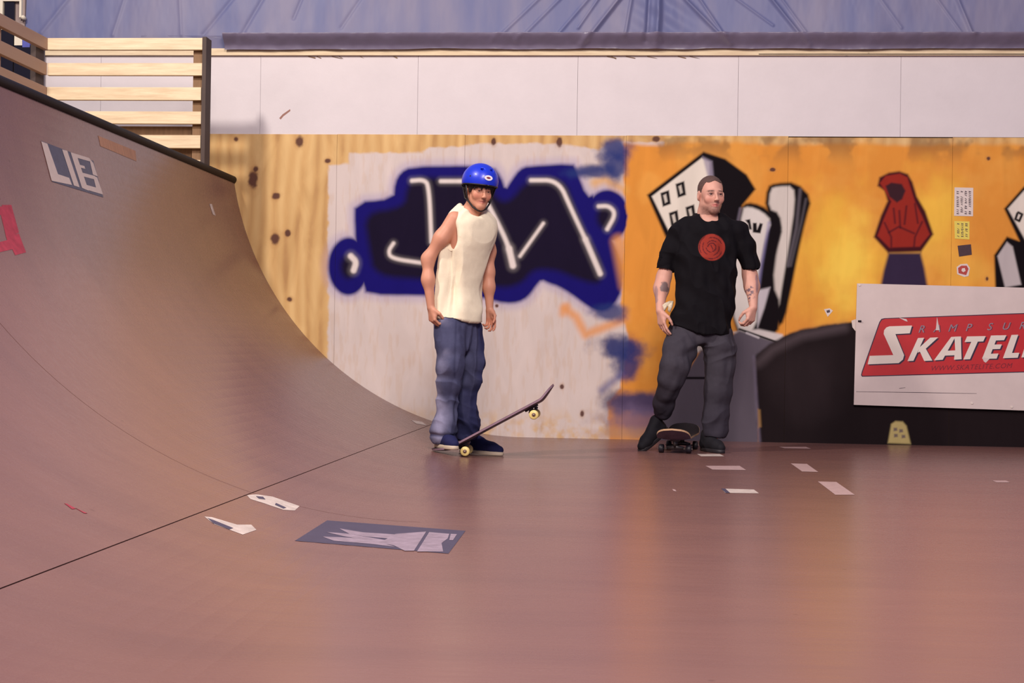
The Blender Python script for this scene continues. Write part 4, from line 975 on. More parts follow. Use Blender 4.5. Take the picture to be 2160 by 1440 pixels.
def skateboard(name, origin, T, length=.80, width=.20, wb=.44, m_edge=None, m_wheel=None, wheel_r=.028, m_core=None, deck_z=.098, kick=.6, kick_at=.055):
    """T places the board: local x along it, z up, origin at ground level between the trucks"""
    root = empty(name, origin); n = 60; mm = 12
    def prof(x):
        a = abs(x)-(wb/2+kick_at)
        return 0 if a <= 0 else kick*(a-.02*(1-math.exp(-a/.02)))
    vs = []; fs = []; xs_ = [-length/2+length*i/n for i in range(n+1)]
    for th in (0, -.011):
        for x in xs_:
            e = max(0, abs(x)-(length/2-width/2))/(width/2); w = width/2*math.sqrt(max(0.0004, 1-min(e, .9999)**2.3))
            for j in range(mm+1):
                y = -w+2*w*j/mm; vs.append(T@Vector((x, y, deck_z+prof(x)+th+.012*(y/(width/2))**2)))
    k = mm+1; B = (n+1)*k
    for i in range(n):
        for j in range(mm): fs += [(i*k+j, (i+1)*k+j, (i+1)*k+j+1, i*k+j+1), (B+i*k+j, B+i*k+j+1, B+(i+1)*k+j+1, B+(i+1)*k+j)]
        fs += [(i*k, B+i*k, B+(i+1)*k, (i+1)*k), (i*k+mm, (i+1)*k+mm, B+(i+1)*k+mm, B+i*k+mm)]
    for j in range(mm): fs += [(j, j+1, B+j+1, B+j), (n*k+j, B+n*k+j, B+n*k+j+1, n*k+j+1)]
    dk = MB().add(vs, fs).build('deck', m_edge, root); 
    gv = [T@Vector((x, y*.985, z)) for v in vs[:B] for (x, y, z) in [tuple((T.inverted()@v)+Vector((0, 0, .0008)))]]
    gv2 = [v-(T.to_3x3()@Vector((0, 0, .0006))) for v in gv]
    gf = [(i*k+j, (i+1)*k+j, (i+1)*k+j+1, i*k+j+1) for i in range(n) for j in range(mm)]+[(B+i*k+j, B+i*k+j+1, B+(i+1)*k+j+1, B+(i+1)*k+j) for i in range(n) for j in range(mm)]
    MB().add(gv+gv2, gf).build('grip_tape', M['grip'], root)
    uv = [v-(T.to_3x3()@Vector((0, 0, .0008))) for v in vs[B:]]; uv2 = [v+(T.to_3x3()@Vector((0, 0, .0006))) for v in uv]
    MB().add(uv+uv2, gf).build('deck_print', M['deck_under'], root)
    for sx in (-1, 1):
        x0 = sx*wb/2; t = MB(); wz_ = wheel_r
        t.box((x0-.042, -.027, deck_z-.021), (x0+.042, .027, deck_z-.0115))
        t.tube([(x0, -.055, wz_+.004), (x0, 0, wz_+.012), (x0, .055, wz_+.004)], [.011, .016, .011], 10)
        t.tube([(x0-sx*.018, 0, deck_z-.02), (x0, 0, wz_+.02)], [.020, .015], 10); t.tube([(x0+sx*.03, 0, deck_z-.02), (x0+sx*.008, 0, wz_+.01)], [.011, .009], 8)
        tr = local_mesh(t, 'truck', M['metal'], root, T)
        a = MB().tube([(x0, -.112, wz_), (x0, .112, wz_)], .004, 8); local_mesh(a, 'axle', M['axle'], tr, T)
        for sy in (-1, 1):
            w = MB(); y0 = sy*.088
            w.tube([(x0, y0-.0165, wz_), (x0, y0-.013, wz_), (x0, y0+.013, wz_), (x0, y0+.0165, wz_)], [wheel_r*.82, wheel_r, wheel_r, wheel_r*.82], 28)
            wo = local_mesh(w, 'wheel', m_wheel, root, T, True)
            c = MB().tube([(x0, y0+sy*.0168, wz_), (x0, y0+sy*.019, wz_)], [wheel_r*.42, wheel_r*.36], 16); local_mesh(c, 'wheel_core', m_core, wo, T)
    return root

# ================================================================== the boy in the blue helmet
Yb = FL(981, 967).y+.10                    # middle line of his board
YK = Yb+.04
def K(px, py, dy=0.0): return np.array(W(px, py, YK+dy))
boy = empty('person', (W(975, 960, YK).x, YK, 0))
tag(boy, 'person in blue helmet, cream sleeveless shirt and baggy jeans, one foot on a skateboard tail', 'person')
sk_ = F_PX/YK*1.0                           # px per metre
yw = math.atan2(.75, .66)                   # lateral axis turned away from the picture plane
bf = nrm((.75, -.66, 0)); br = nrm((-.66, -.75, 0))
YAWB = math.atan2(-br[1], -br[0])
P_ = lambda px: px/sk_
tk = []
for py, cx, rx, ry, dy in ((432, 990, .045, .045, .0), (441, 990, .085, .05, .0), (455, 993, .150, .070, .0), (475, 997, .168, .088, .0), (500, 993, .165, .098, .0), (530, 984, .160, .100, .0), (570, 978, .155, .098, 0), (610, 974, .155, .10, 0), (650, 973, .160, .108, 0), (690, 972, .16, .11, 0)):
    c = K(cx, py, dy); tk.append((c[2], c[0], c[1], rx, ry, YAWB))
hc = K(1011, 402, -.045); hR = head_frame((.44, -.86, -.16), (.12, -.05, 1)); HS = .94
lo = [K(870, 0)[0], YK-.42, -.02]; hi = [K(1075, 0)[0], YK+.42, K(0, 335)[2]]
B = Field(lo, hi, .0038)
B.loft([(z, x, y, rx-(.0 if z > K(0, 560)[2] else .022), ry-(.0 if z > K(0, 560)[2] else .022), w) for z, x, y, rx, ry, w in [(z, x, y, rx-(.014 if z < K(0, 505)[2] else 0), ry-(.014 if z < K(0, 505)[2] else 0), w) for z, x, y, rx, ry, w in tk]], -.022, .02)
Gk = make_head(B, hc, hR, HS)
B.chain([K(990, 462, .01), K(996, 446, -.01), Gk((0, -.02, -.05))], [.062, .052, .050], .03)
rs_w = K(909, 648, -.13); ls_w = K(1033, 652, .14)
B.chain([K(958, 462, -.11), K(931, 502, -.13), K(903, 546, -.12)], [.047, .0395, .034], .045)           # his right upper arm, picture left
B.chain([K(903, 546, -.12), K(903, 590, -.13), rs_w], [.034, .0325, .0235], .045)
B.chain([K(1026, 478, .13), K(1031, 530, .17), K(1030, 575, .16)], [.045, .038, .033], .045)
B.chain([K(1030, 575, .16), K(1031, 605, .15), ls_w], [.033, .032, .022], .045)
hand(B, rs_w, (.16, -.05, -1), (.75, .62, .1), (1.35, 1.45, 1.5, 1.5), .95, -1, .05, .9)
hand(B, ls_w, (.14, -.12, -1), (-.45, -.9, 0), (.55, .75, .95, 1.1), .95, 1, .22, .5)
LB1 = [(953, 692, -.07, 26.5), (950, 730, -.09, 26.5), (949, 770, -.10, 26), (944, 815, -.08, 23.5), (941, 850, -.06, 22.5), (941, 880, -.045, 24), (938, 905, -.03, 27), (937, 914, -.02, 28)]
LB2 = [(990, 692, .07, 25), (993, 730, .06, 24.5), (997, 765, .045, 23.5), (993, 800, .06, 21.5), (983, 835, .08, 20), (985, 865, .09, 22.5), (986, 890, .10, 24), (984, 915, .11, 24)]
for LB in (LB1, LB2): B.chain([K(a, b, c) for a, b, c, r in LB]+[K(LB[-1][0]-4, 932, LB[-1][2])], [P_(r)*q for (a, b, c, r), q in zip(LB, (.8, .72, .64, .62, .6, .5, .42, .36))]+[.032], .03)
def boy_col(V, Nn):
    c = np.ones((len(V), 3))*s2l((200, 142, 118)); n = n3(V, .05, 3)
    c *= (1+n*.18)[:, None]
    L_ = face_local(V, hc, hR, HS); x, y, z = L_.T; f = y > .03
    c = mixc(c, np.exp(-(((np.abs(x)-.042)/.02)**2+((z+.03)/.02)**2))*f*.35, (205, 110, 92))
    c = mixc(c, np.clip(1.6-np.sqrt((x/.022)**2+((z+.066)/.009)**2), 0, 1)*(y > .07)*.75, (160, 82, 78))
    c = mixc(c, np.exp(-((x/.02)**2+((z+.066)/.0018)**2))*(y > .07)*.8, (70, 30, 34))
    bw = np.exp(-(((np.abs(x)-.031)/.018)**4+((z-.021+.12*(np.abs(x)-.03))/.0055)**2))*f
    c = mixc(c, bw*.9, (50, 34, 32))
    ey = np.exp(-(((np.abs(x)-.031)/.018)**2+((z-.001)/.011)**2))*f; c = mixc(c, ey*.7, (90, 54, 50))  # socket shade painted into the skin round the eyes
    c = mixc(c, np.exp(-(((np.abs(x)-.009)/.004)**2+((z+.043)/.003)**2))*(y > .085)*.5, (104, 60, 54))
    hm = sstep(.0, .01, z-.045+.3*np.maximum(0, .02-y))*(y < .2); c = mixc(c, hm, (40, 28, 28))
    hd = (V[:, 2] < K(0, 655)[2]) & ((V[:, 0] < K(928, 0)[0]) | (V[:, 0] > K(1024, 0)[0])); c[hd] *= np.array((1.0, .88, .84))
    return c
body = skin('body', B, M['skin'], boy, None, boy_col); eyes(body, Gk, hR, HS, hR@np.array((.05, 1, .02)))
# hair: shell with a ragged fringe
H = Field(np.array(hc)-.15, np.array(hc)+.15, .0035)
H.ell(Gk((0, -.018, .035)), np.array((.082, .102, .090))*HS, hR, .01)
for sx in (1, -1):
    H.cap(Gk((sx*.076, .024, .03)), Gk((sx*.073, .028, -.014)), .015*HS, .007*HS, .01); H.cap(Gk((sx*.072, -.05, .0)), Gk((sx*.060, -.06, -.055)), .02*HS, .012*HS, .02)
for i in range(9):
    x = -.055+.0137*i; zt = .018+.012*math.sin(i*2.1); H.cap(Gk((x*.95, .078-abs(x)*.35, .065)), Gk((x*1.03+.006, .092-abs(x)*.42, zt)), .013*HS, .0055*HS, .008)
H.cap(Gk((0, -.08, -.01)), Gk((0, -.075, -.055)), .045*HS, .03*HS, .02)
H.cut(lambda X, Y, Z: 0*X+0*Y+0*Z-1)
Lf = lambda X, Y, Z: ((X-hc[0])*hR[0, 1]+(Y-hc[1])*hR[1, 1]+(Z-hc[2])*hR[2, 1])/HS
Lz = lambda X, Y, Z: ((X-hc[0])*hR[0, 2]+(Y-hc[1])*hR[1, 2]+(Z-hc[2])*hR[2, 2])/HS
Hb = H.F.copy()
X = (H.lo[0]+np.arange(H.n[0])*H.h)[:, None, None]; Y = (H.lo[1]+np.arange(H.n[1])*H.h)[None, :, None]; Z = (H.lo[2]+np.arange(H.n[2])*H.h)[None, None, :]
fy, fz = Lf(X, Y, Z), Lz(X, Y, Z)
H.F = np.maximum(H.F, np.where((fy > .045) & (fz < .006), .01, -.5)).astype(np.float32)
skin('hair', H, M['hair'], boy, lambda V, N: n3(V, .02, 5)*.006)
# helmet
HM = Field(np.array(hc)-.17, np.array(hc)+.2, .0035); hq = np.array(Matrix.Rotation(.10, 3, 'X'))
hcen = Gk((0, -.010, .060)); HRm = hR@hq
HM.ell(hcen, (.108, .130, .108), HRm, .01)
up = HRm[:, 2]; fw = HRm[:, 1]
HM.cut(lambda X, Y, Z: -((X-hcen[0])*up[0]+(Y-hcen[1])*up[1]+(Z-hcen[2])*up[2])-.028-.10*np.maximum(0, -((X-hcen[0])*fw[0]+(Y-hcen[1])*fw[1]+(Z-hcen[2])*fw[2])))
HM.ell(hcen-up*.012, (.098, .120, .096), HRm, .004, 's')
for vx, vz in ((-.03, .064), (.03, .064)):
    p = hcen+HRm@np.array((vx, .104, vz)); HM.ell(p, (.012, .03, .008), HRm, .003, 's')
hel = skin('helmet', HM, M['helmet'], boy)
def disc(name, c, n, u, r0, r1, m, parent, th=.003, seg=24):
    c = Vector(c); n = Vector(n).normalized(); u = Vector(u); u = (u-n*(u@n)).normalized(); v = n.cross(u)
    return MB().prism([c+u*math.cos(2*math.pi*k/seg)*r0+v*math.sin(2*math.pi*k/seg)*r1-n*.001 for k in range(seg)], n*th).build(name, m, parent)
def on_helmet(a, b, out=.0):       # a: azimuth from front toward his right, b: elevation
    d = np.array((math.sin(a)*math.cos(b), math.cos(a)*math.cos(b), math.sin(b))); r = np.array((.108, .130, .108)); t = 1/np.sqrt(((d/r)**2).sum())
    p = d*t; nn = nrm(p/r**2); return hcen+HRm@(p+nn*out), HRm@nn
pc, pn_ = on_helmet(.0, .12, -.001); lg = disc('helmet_badge', pc, pn_, HRm[:, 0], .026, .016, M['white_p'], hel)
disc('badge_mark', np.array(pc)+pn_*.003, pn_, HRm[:, 0], .013, .0055, M['maroon'], lg, .0012); 
for a in (.95, -.95, 2.1):
    pc, pn_ = on_helmet(a, .15, -.002); disc('rivet', pc, pn_, up, .005, .005, M['black'], hel, .004, 10)
# rim band and strap
rim = []
for k in range(49):
    a = 2*math.pi*k/48; d = np.array((math.sin(a)*.1045, math.cos(a)*.1255, 0)); back = max(0, -d[1]); rim.append(hcen+HRm@np.array((d[0]*.985, d[1]*.985, -.028-.10*back)))
MB().tube(rim, .0042, 8).build('helmet_rim', M['black'], hel, True)
for sx in (1, -1):
    MB().tube([hcen+HRm@np.array((sx*.094, .02, -.03)), Gk((sx*.088, .014, -.03)), Gk((sx*.074, .022, -.072)), Gk((sx*.045, .050, -.108)), Gk((sx*.012, .062, -.124)), Gk((0, .064, -.125))], .0055, 8).build('chin_strap', M['black'], hel, True)
    MB().tube([hcen+HRm@np.array((sx*.088, -.055, -.035)), Gk((sx*.082, -.02, -.06)), Gk((sx*.074, .022, -.072))], .0045, 8).build('chin_strap', M['black'], hel, True)
# sleeveless shirt
S = Field(lo, hi, .0042)
skeys = [(z+(.004), x, y, rx+.004, ry+.008, w) for (z, x, y, rx, ry, w) in tk if z > K(0, 665)[2]]
skeys.append((K(0, 672)[2], K(974, 0)[0], YK, .166, .116, YAWB))
S.loft(skeys, .0, .02, ek=.02)
S.ell(K(1001, 441, -.055), (.060, .062, .066), None, .008, 's')
S.ell(K(992, 432, .0), (.058, .062, .045), None, .008, 's')
S.ell(K(946, 484, -.145), (.062, .075, .115), np.array(Matrix.Rotation(-.22, 3, 'Y')), .01, 's')
S.ell(K(1047, 492, .15), (.056, .085, .110), None, .01, 's')
zh = lambda X: K(0, 660)[2]-(X-K(973, 0)[0])*.10
S.cut(lambda X, Y, Z: zh(X)-Z+0*Y)
def shirt_fold(V, N):
    a = (V[:, 0]-K(973, 0)[0])*.75+(V[:, 1]-YK)*-.66; t = sstep(K(0, 470)[2], K(0, 600)[2], V[:, 2])
    q = np.stack([a, a*0, V[:, 2]], 1); return (.042*ridge(q, .055, .6, 31)+.010*ridge(q, .035, .30, 33))*(.3+.7*t)-.014*t+n3(V, .09, 8)*.010
skin('sleeveless_shirt', S, M['cloth_white'], boy, shirt_fold, None, 2)
# baggy jeans
J = Field([lo[0], lo[1], .0], [hi[0], hi[1], K(0, 640)[2]], .0042)
hk = [(K(0, 652)[2], K(973, 0)[0], YK, .140, .100, YAWB), (K(0, 690)[2], K(973, 0)[0], YK, .143, .104, YAWB), (K(0, 725)[2], K(973, 0)[0], YK, .140, .10, YAWB)]
J.loft(hk, 0, .03)
def leg(pts): 
    J.chain([K(a, b, c) for a, b, c, r in pts], [P_(r) for a, b, c, r in pts], .03)
leg(LB1)
leg(LB2)
J.cut(lambda X, Y, Z: np.where(Y < YK+.03, K(0, 925)[2]+(X-K(905, 0)[0])*.10-Z, K(0, 932)[2]-Z)+0*X)
J.cap(K(938, 925, -.02), K(938, 905, -.03), .062, .058, .004, 's'); J.cap(K(985, 935, .11), K(985, 915, .11), .055, .05, .004, 's')
def jean_fold(V, N):
    z = V[:, 2]; x = V[:, 0]; near = V[:, 1] < YK; low = sstep(K(0, 780)[2], K(0, 900)[2], z); kn = np.exp(-((z-K(0, 790)[2])/.10)**2)
    ph = np.where(near, 0.0, 1.7)
    d = (low*.014+kn*.012)*(ridge(V, .16, .10, 41, 1, .8, 2.6)-.3)+.012*(ridge(V, .07, .30, 43)-.3)+n3(V, .12, 12)*.03
    cuff = np.exp(-((z-K(0, 897)[2])/.012)**2)*-.008*near
    return d+cuff
def jean_col(V, N):
    c = np.ones((len(V), 3))*s2l((68, 70, 100)); px = V[:, 0]; z = V[:, 2]
    lt = n3(V, .14, 22)
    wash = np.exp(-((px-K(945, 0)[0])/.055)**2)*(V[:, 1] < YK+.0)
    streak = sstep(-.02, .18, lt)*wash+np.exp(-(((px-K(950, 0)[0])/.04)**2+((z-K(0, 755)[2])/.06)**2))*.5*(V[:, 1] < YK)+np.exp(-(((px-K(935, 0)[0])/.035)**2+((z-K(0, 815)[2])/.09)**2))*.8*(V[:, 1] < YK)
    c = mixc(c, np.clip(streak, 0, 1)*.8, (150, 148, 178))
    far = sstep(-.02, .03, V[:, 1]-YK); c = mixc(c, far*.7, (26, 28, 72))  # far leg darker, its shade put into the denim colour
    c = mixc(c, np.exp(-((z-K(0, 898)[2])/.008)**2)*(V[:, 1] < YK)*.6, (28, 32, 78))
    c = mixc(c, np.exp(-((z-K(0, 917)[2])/.010)**2)*(V[:, 1] < YK)*.6, (150, 150, 190))
    sm = np.exp(-((px-K(978, 0)[0])/.006)**2)*(z > K(0, 780)[2]); return mixc(c, sm*.4, (30, 32, 60))
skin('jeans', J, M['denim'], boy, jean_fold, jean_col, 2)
# shoes: one flat on the tail, one behind the board on the floor
tl = FL(934, 958)
shoe(boy, Vector((K(918, 950)[0], Yb+.08, .054)), -1.0, -.0, M['shoe_blue'], M['sole'], M['white_p'], 0, .95)
shoe(boy, Vector((K(966, 955)[0], Yb+.20, .016)), -.12, -.055, M['shoe_blue'], M['sole'], M['white_p'], 0, .93)
# his skateboard: tail pressed down, nose in the air
wr = W(981, 957, Yb-.09); wf = W(1126, 880, Yb-.09); ang = math.atan2(wf.z-wr.z, wf.x-wr.x); mid = (wr+wf)/2; wbase = (wf-wr).length
Rb = Matrix.Rotation(-ang, 4, 'Y'); lw = Vector((0, 0, .028))
Tb = Matrix.Translation(Vector((mid.x, Yb, mid.z+(.043-wr.z)))-(Rb.to_3x3()@lw))@Rb
b1 = skateboard('skateboard', (mid.x, Yb, 0), Tb, .83, .20, wbase, M['deck_violet'], M['urethane'], .028, M['core'], .084, .56, .07)
tag(b1, 'skateboard with cream wheels tilted nose up under the foot of the helmeted boy', 'skateboard')

# ================================================================== the man in the black tee
YM = FL(1506, 956).y+.16
def Q_(px, py, dy=0.0): return np.array(W(px, py, YM+dy))
man = empty('person', (Q_(1500, 950)[0], YM, 0))
tag(man, 'person with buzzed hair in black tee with round red print and charcoal trousers', 'person')
sm_ = F_PX/YM; p2 = lambda px: px/sm_
lo = [Q_(1340, 0)[0], YM-.45, -.03]; hi = [Q_(1625, 0)[0], YM+.5, Q_(0, 360)[2]]
mh = Q_(1500, 411, -.02); mR = head_frame((.30, -.93, -.04), (.0, 0, 1)); MS = 1.06
YAWM = .12
mk = []
for py, cx, rx, ry in ((444, 1494, .060, .060), (456, 1495, .100, .070), (470, 1496, .145, .090), (490, 1495, .175, .108), (525, 1491, .190, .118), (565, 1489, .192, .118), (610, 1489, .188, .112), (650, 1486, .190, .115), (700, 1484, .20, .12)):
    c = Q_(cx, py); mk.append((c[2], c[0], c[1], rx, ry, YAWM))
B = Field(lo, hi, .0040)
B.loft([(z, x, y, rx-(.0 if z > Q_(0, 620)[2] else .03), ry-(.0 if z > Q_(0, 620)[2] else .02), w) for z, x, y, rx, ry, w in mk], -.022, .02)
Gm = make_head(B, mh, mR, MS)
B.chain([Q_(1494, 466, .02), Q_(1494, 448, .01), Gm((0, -.022, -.05))], [.075, .064, .062], .03)
lw_, rw_ = Q_(1392, 655, -.08), Q_(1589, 648, -.06)
B.chain([Q_(1432, 492, 0), Q_(1414, 535, .01), Q_(1400, 585, .02)], [.052, .046, .042], .045); B.chain([Q_(1400, 585, .02), Q_(1395, 608, -.01), lw_], [.042, .044, .026], .045)
B.chain([Q_(1558, 492, .02), Q_(1572, 535, .04), Q_(1582, 582, .05)], [.052, .046, .042], .045); B.chain([Q_(1582, 582, .05), Q_(1586, 604, .02), rw_], [.042, .044, .026], .045)
hand(B, lw_, (.16, -.12, -1), (.80, .55, 0), (.35, .5, .6, .75), 1.04, -1, .25, .25)
hand(B, rw_, (-.22, -.15, -1), (-.60, .65, .1), (1.15, 1.25, 1.35, 1.4), 1.04, 1, .15, .8)
ML1 = [(1517, 708, 0, 29), (1517, 735, 0, 33), (1518, 772, -.01, 29.5), (1515, 829, -.01, 26.5), (1509, 870, 0, 25.5), (1507, 905, .01, 25)]
ML2 = [(1441, 706, -.02, 30), (1433, 734, -.07, 33), (1424, 772, -.12, 31), (1414, 800, -.12, 26), (1408, 822, -.08, 22), (1401, 850, -.01, 21), (1399, 866, .03, 20.5)]
for LB, en in ((ML1, (1502, 925, .06)), (ML2, (1400, 872, .05))): B.chain([Q_(a, b, c) for a, b, c, r in LB]+[Q_(*en)], [p2(r)*q for (a, b, c, r), q in zip(LB, (.75, .7, .65, .62, .6, .55, .5))]+[.036], .03)
def man_col(V, Nn):
    c = np.ones((len(V), 3))*s2l((208, 156, 140)); c *= (1+n3(V, .05, 3)*.15)[:, None]
    x, y, z = face_local(V, mh, mR, MS).T; f = y > .03
    c = mixc(c, np.exp(-(((np.abs(x)-.042)/.022)**2+((z+.03)/.022)**2))*f*.3, (208, 116, 100))
    jaw = sstep(-.055, -.085, z)*sstep(-.02, .03, y)*(z > -.125); st = n3(V, .006, 44)
    c = mixc(c, jaw*np.clip(.62+st*.6, 0, 1), (92, 64, 58))
    mu = np.exp(-((x/.028)**4+((z+.052)/.006)**2))*(y > .07); c = mixc(c, mu*.35, (110, 76, 68))
    sb = np.exp(-(((z+.02)/.03)**2+((y-.02)/.014)**2))*(np.abs(x) > .05); c = mixc(c, sb*.4, (110, 80, 74))
    c = mixc(c, np.clip(1.5-np.sqrt((x/.021)**2+((z+.0665)/.009)**2), 0, 1)*(y > .07)*.9, (188, 100, 96))
    c = mixc(c, np.exp(-((x/.02)**2+((z+.066)/.0018)**2))*(y > .07)*.8, (84, 40, 40))
    bw = np.exp(-(((np.abs(x)-.031)/.019)**4+((z-.020+.1*(np.abs(x)-.03))/.005)**2))*f; c = mixc(c, bw*.95, (62, 42, 40))
    ey = np.exp(-(((np.abs(x)-.031)/.018)**2+((z-.001)/.010)**2))*f; c = mixc(c, ey*.8, (82, 50, 56))  # skin darkened round the eyes as painted socket shade
    c = mixc(c, np.exp(-(((np.abs(x)-.009)/.004)**2+((z+.043)/.003)**2))*(y > .085)*.5, (104, 60, 54))
    # tattoos on both forearms
    def tat(px, py, rx, ry, seed, op=.8):
        p = Q_(px, py); q = np.sqrt(((V[:, 0]-p[0])/rx)**2+((V[:, 2]-p[2])/ry)**2)+n3(V, .02, seed)*1.2
        return (1-sstep(.75, 1.1, q))*(V[:, 1] < YM+.1)*op
    left = V[:, 0] < Q_(1420, 0)[0]; right = V[:, 0] > Q_(1560, 0)[0]
    c = mixc(c, tat(1402, 606, .030, .042, 61)*left, (72, 70, 80)); c = mixc(c, tat(1384, 622, .012, .05, 62, .5)*left, (110, 104, 124))
    t2 = tat(1580, 620, .034, .055, 63, 1)*(n3(V, .016, 64) > -.01)*right; c = mixc(c, t2*.8, (70, 58, 84)); c = mixc(c, tat(1596, 598, .010, .06, 65, .6)*right, (96, 84, 108))
    return c
body = skin('body', B, M['skin'], man, None, man_col); eyes(body, Gm, mR, MS, mR@np.array((-.1, 1, 0)))
H = Field(np.array(mh)-.17, np.array(mh)+.17, .0035); H.ell(Gm((0, -.018, .036)), np.array((.0765, .0970, .0845))*MS, mR, .01)
hcut = lambda X, Y, Z: None
X = (H.lo[0]+np.arange(H.n[0])*H.h)[:, None, None]; Y = (H.lo[1]+np.arange(H.n[1])*H.h)[None, :, None]; Z = (H.lo[2]+np.arange(H.n[2])*H.h)[None, None, :]
lx, fy, fz = [((X-mh[0])*mR[0, i]+(Y-mh[1])*mR[1, i]+(Z-mh[2])*mR[2, i])/MS for i in range(3)]
# hairline: up on the forehead, down behind the temples and at the nape
line = np.where(fy > .040, .078+.0*fy, np.where(fy > .012, .078-(.040-fy)*2.6, np.where(fy > -.01, .004, -.04)))+.006*np.cos(lx*80)*(fy > .04)
H.F = np.maximum(H.F, (line-fz)*.6).astype(np.float32)
skin('hair', H, M['buzz'], man, lambda V, N: n3(V, .008, 9)*.003)
# t-shirt
S = Field(lo, [hi[0], hi[1], Q_(0, 438)[2]], .0040)
sk2 = [(z, x, y, rx+.004, ry+.006, w) for (z, x, y, rx, ry, w) in mk if z > Q_(0, 660)[2]]
sk2.append((Q_(0, 672)[2], Q_(1485, 0)[0], YM, .208, .128, YAWM)); sk2.append((Q_(0, 690)[2], Q_(1485, 0)[0], YM, .214, .130, YAWM))
S.loft(sk2, 0, .02, ek=.02, p=2.7)
S.chain([Q_(1436, 488, 0), Q_(1419, 520, .01), Q_(1404, 560, .015)], [.070, .064, .060], .03); S.chain([Q_(1556, 488, .01), Q_(1570, 520, .03), Q_(1583, 560, .04)], [.070, .064, .060], .03)
S.cap(Q_(1437, 477), Q_(1476, 459), .038, .035, .03); S.cap(Q_(1555, 477), Q_(1514, 459), .038, .035, .03)
S.cap(Q_(1497, 432, -.03), Q_(1497, 452, -.055), .078, .062, .010, 's')
Xl, Xr_ = Q_(1421, 0)[0], Q_(1556, 0)[0]
# sleeve ends: planes across each arm
def slv(X, Y, Z):
    zl = Q_(0, 558)[2]+(X-Q_(1403, 0)[0])*-.35-Z; zr_ = Q_(0, 557)[2]+(X-Q_(1583, 0)[0])*.30-Z
    return np.where(X < Xl-.006, zl, np.where(X > Xr_+.012, zr_, -1.0))+0*Y
S.cut(slv)
hem = lambda X: np.interp(X, [Q_(1405, 0)[0], Q_(1471, 0)[0], Q_(1500, 0)[0], Q_(1570, 0)[0]], [Q_(0, 657)[2], Q_(0, 678)[2], Q_(0, 684)[2], Q_(0, 683)[2]])
S.cut(lambda X, Y, Z: hem(X)-Z+0*Y)
for a, b in ((Q_(1402, 570, .015), Q_(1405, 548, .01)), (Q_(1583, 570, .04), Q_(1580, 548, .035))): S.cap(a, b, .050, .048, .004, 's')
def tee_fold(V, N):
    x = V[:, 0]-Q_(1488, 0)[0]; z = V[:, 2]-Q_(0, 600)[2]
    return .005*np.sin(x*38+z*18)*sstep(.1, -.15, z)+.005*np.sin((x*.7+z)*46+1)*np.exp(-((np.abs(x)-.17)/.07)**2)+.014*(ridge(V, .10, .22, 57, 1, .8, 1.4)-.4)+n3(V, .10, 18)*.014
lc = Q_(1499.5, 524); LR = p2(28)
def tee_col(V, N):
    c = np.ones((len(V), 3))*s2l((15, 12, 18)); dx = V[:, 0]-lc[0]; dz = V[:, 2]-lc[2]; r = np.hypot(dx, dz)/LR; a = np.arctan2(dz, dx)
    m = (1-sstep(.96, 1.02, r))*(N[:, 1] < -.1)
    sp = .5+.5*np.sin(r*26+a*1.0); ar = .5+.5*np.sin(a*3+r*6)
    dark = (sp > .80)*(ar > .25)*(r > .25)+(np.abs(r-.30) < .05)*(a > -1.5)+((r < .2)*(np.abs(dx+dz*.5)/LR < .05))
    return mixc(mixc(c, m, (150, 54, 44)), m*np.clip(dark, 0, 1)*.75, (66, 24, 36))
skin('tshirt', S, M['black_tee'], man, tee_fold, tee_col, 1)
# trousers
J = Field([lo[0], lo[1], .0], [hi[0], hi[1], Q_(0, 640)[2]], .0042)
J.loft([(Q_(0, 650)[2], Q_(1484, 0)[0], YM, .178, .098, YAWM), (Q_(0, 672)[2], Q_(1483, 0)[0], YM, .186, .106, YAWM), (Q_(0, 690)[2], Q_(1481, 0)[0], YM, .200, .114, YAWM), (Q_(0, 705)[2], Q_(1480, 0)[0], YM, .205, .118, YAWM)], 0, .03)
def leg(pts, k=.03): J.chain([Q_(a, b, c) for a, b, c, r in pts], [p2(r) for a, b, c, r in pts], k)
leg(ML1); leg(ML2)
J.cut(lambda X, Y, Z: np.where(X > Q_(1470, 0)[0], Q_(0, 911)[2]-Z, Q_(0, 876)[2]+(X-Q_(1400, 0)[0])*.5-Z)+0*Y)
J.cap(Q_(1507, 925, .01), Q_(1507, 900, .01), .062, .058, .004, 's'); J.cap(Q_(1394, 890, .07), Q_(1398, 866, .04), .050, .048, .004, 's')
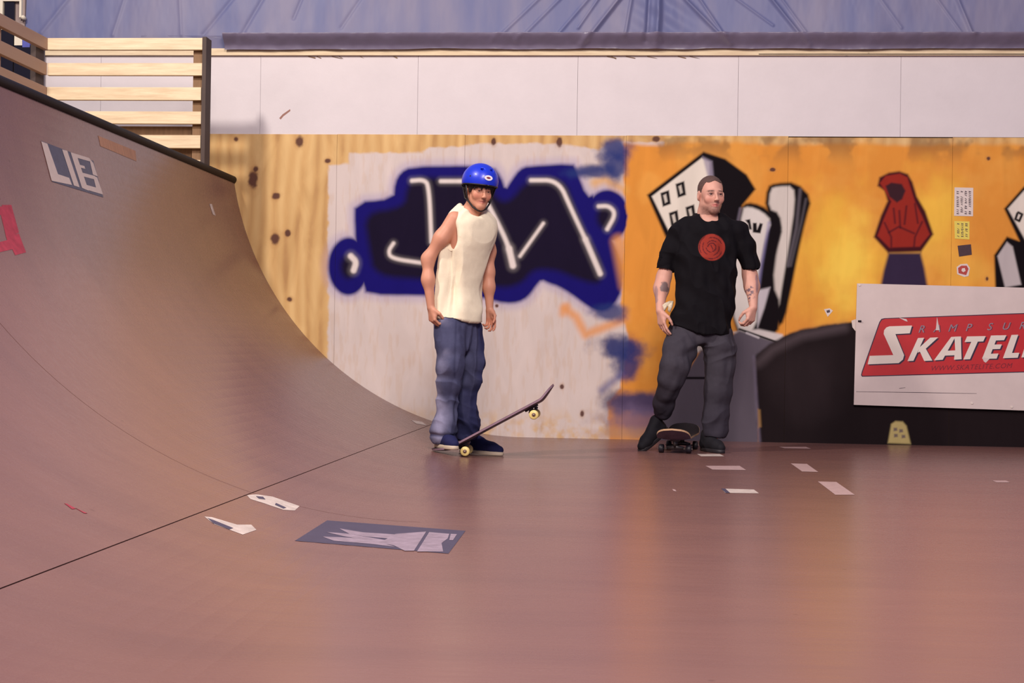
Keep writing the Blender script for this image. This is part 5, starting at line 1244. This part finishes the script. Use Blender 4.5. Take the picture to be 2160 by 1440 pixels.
def pant_fold(V, N):
    z = V[:, 2]; x = V[:, 0]; low = sstep(Q_(0, 800)[2], Q_(0, 900)[2], z); cr = np.exp(-((z-Q_(0, 715)[2])/.09)**2)
    return (low*.013+cr*.013)*(ridge(V, .16, .10, 51, 1, .8, -2.2)-.3)+.010*(ridge(V, .09, .30, 53)-.3)+n3(V, .12, 15)*.022
def pant_col(V, N):
    c = np.ones((len(V), 3))*s2l((60, 56, 66)); z = V[:, 2]
    return mixc(c, sstep(Q_(0, 760)[2], Q_(0, 880)[2], z)*.35, (44, 40, 56))  # lower legs darkened, shade painted into the trouser colour
skin('trousers', J, M['grey_pants'], man, pant_fold, pant_col, 2)
shoe(man, Vector((Q_(1497, 0)[0], YM+.10, .0)), -1.15, 0, M['shoe_black'], M['sole_dark'], None, 0, 1.0)
shoe(man, Vector((Q_(1420, 0, .12)[0], YM+.12, Q_(0, 880, .12)[2])), -2.35, -.52, M['shoe_black'], M['sole_dark'], None, 0, 1.0)
Tg = MB()
c0 = Vector(Q_(1407, 645, -.08))
tas = empty('hip_bundle', c0)
for k in range(7):
    a = random.uniform(-1, 1); b = random.uniform(-.03, .03); Tg.tube([c0+Vector((.03+b*.3, .03, .03)), c0+Vector((b, 0, .0)), c0+Vector((b*1.2-.012, -.005, -.03-.01*abs(a)))], [.006, .013, .007], 7)
bpy.data.objects.remove(tas)
tg = Tg.build('crumpled_cloth', mat('crumpled_white_cloth', rgb(214, 200, 176), .8, var=.3, vscale=60), None, True)
tag(tg, 'small crumpled pale bundle hanging beside the bare forearm of the man', 'cloth')
# his skateboard, seen end on
wl = FL(1390, 956.5); wr2 = FL(1457, 955)
cb = (wl+wr2)/2; byaw = math.radians(82)
Tm = Matrix.Translation((cb.x+.03, cb.y+.23, 0))@Matrix.Rotation(byaw, 4, 'Z')
b2 = skateboard('skateboard', (cb.x, cb.y+.2, 0), Tm, .80, .215, .42, M['maple'], M['wheel_black'], .028, M['black'])
tag(b2, 'skateboard with black wheels standing level on the floor beside the feet of the man', 'skateboard')
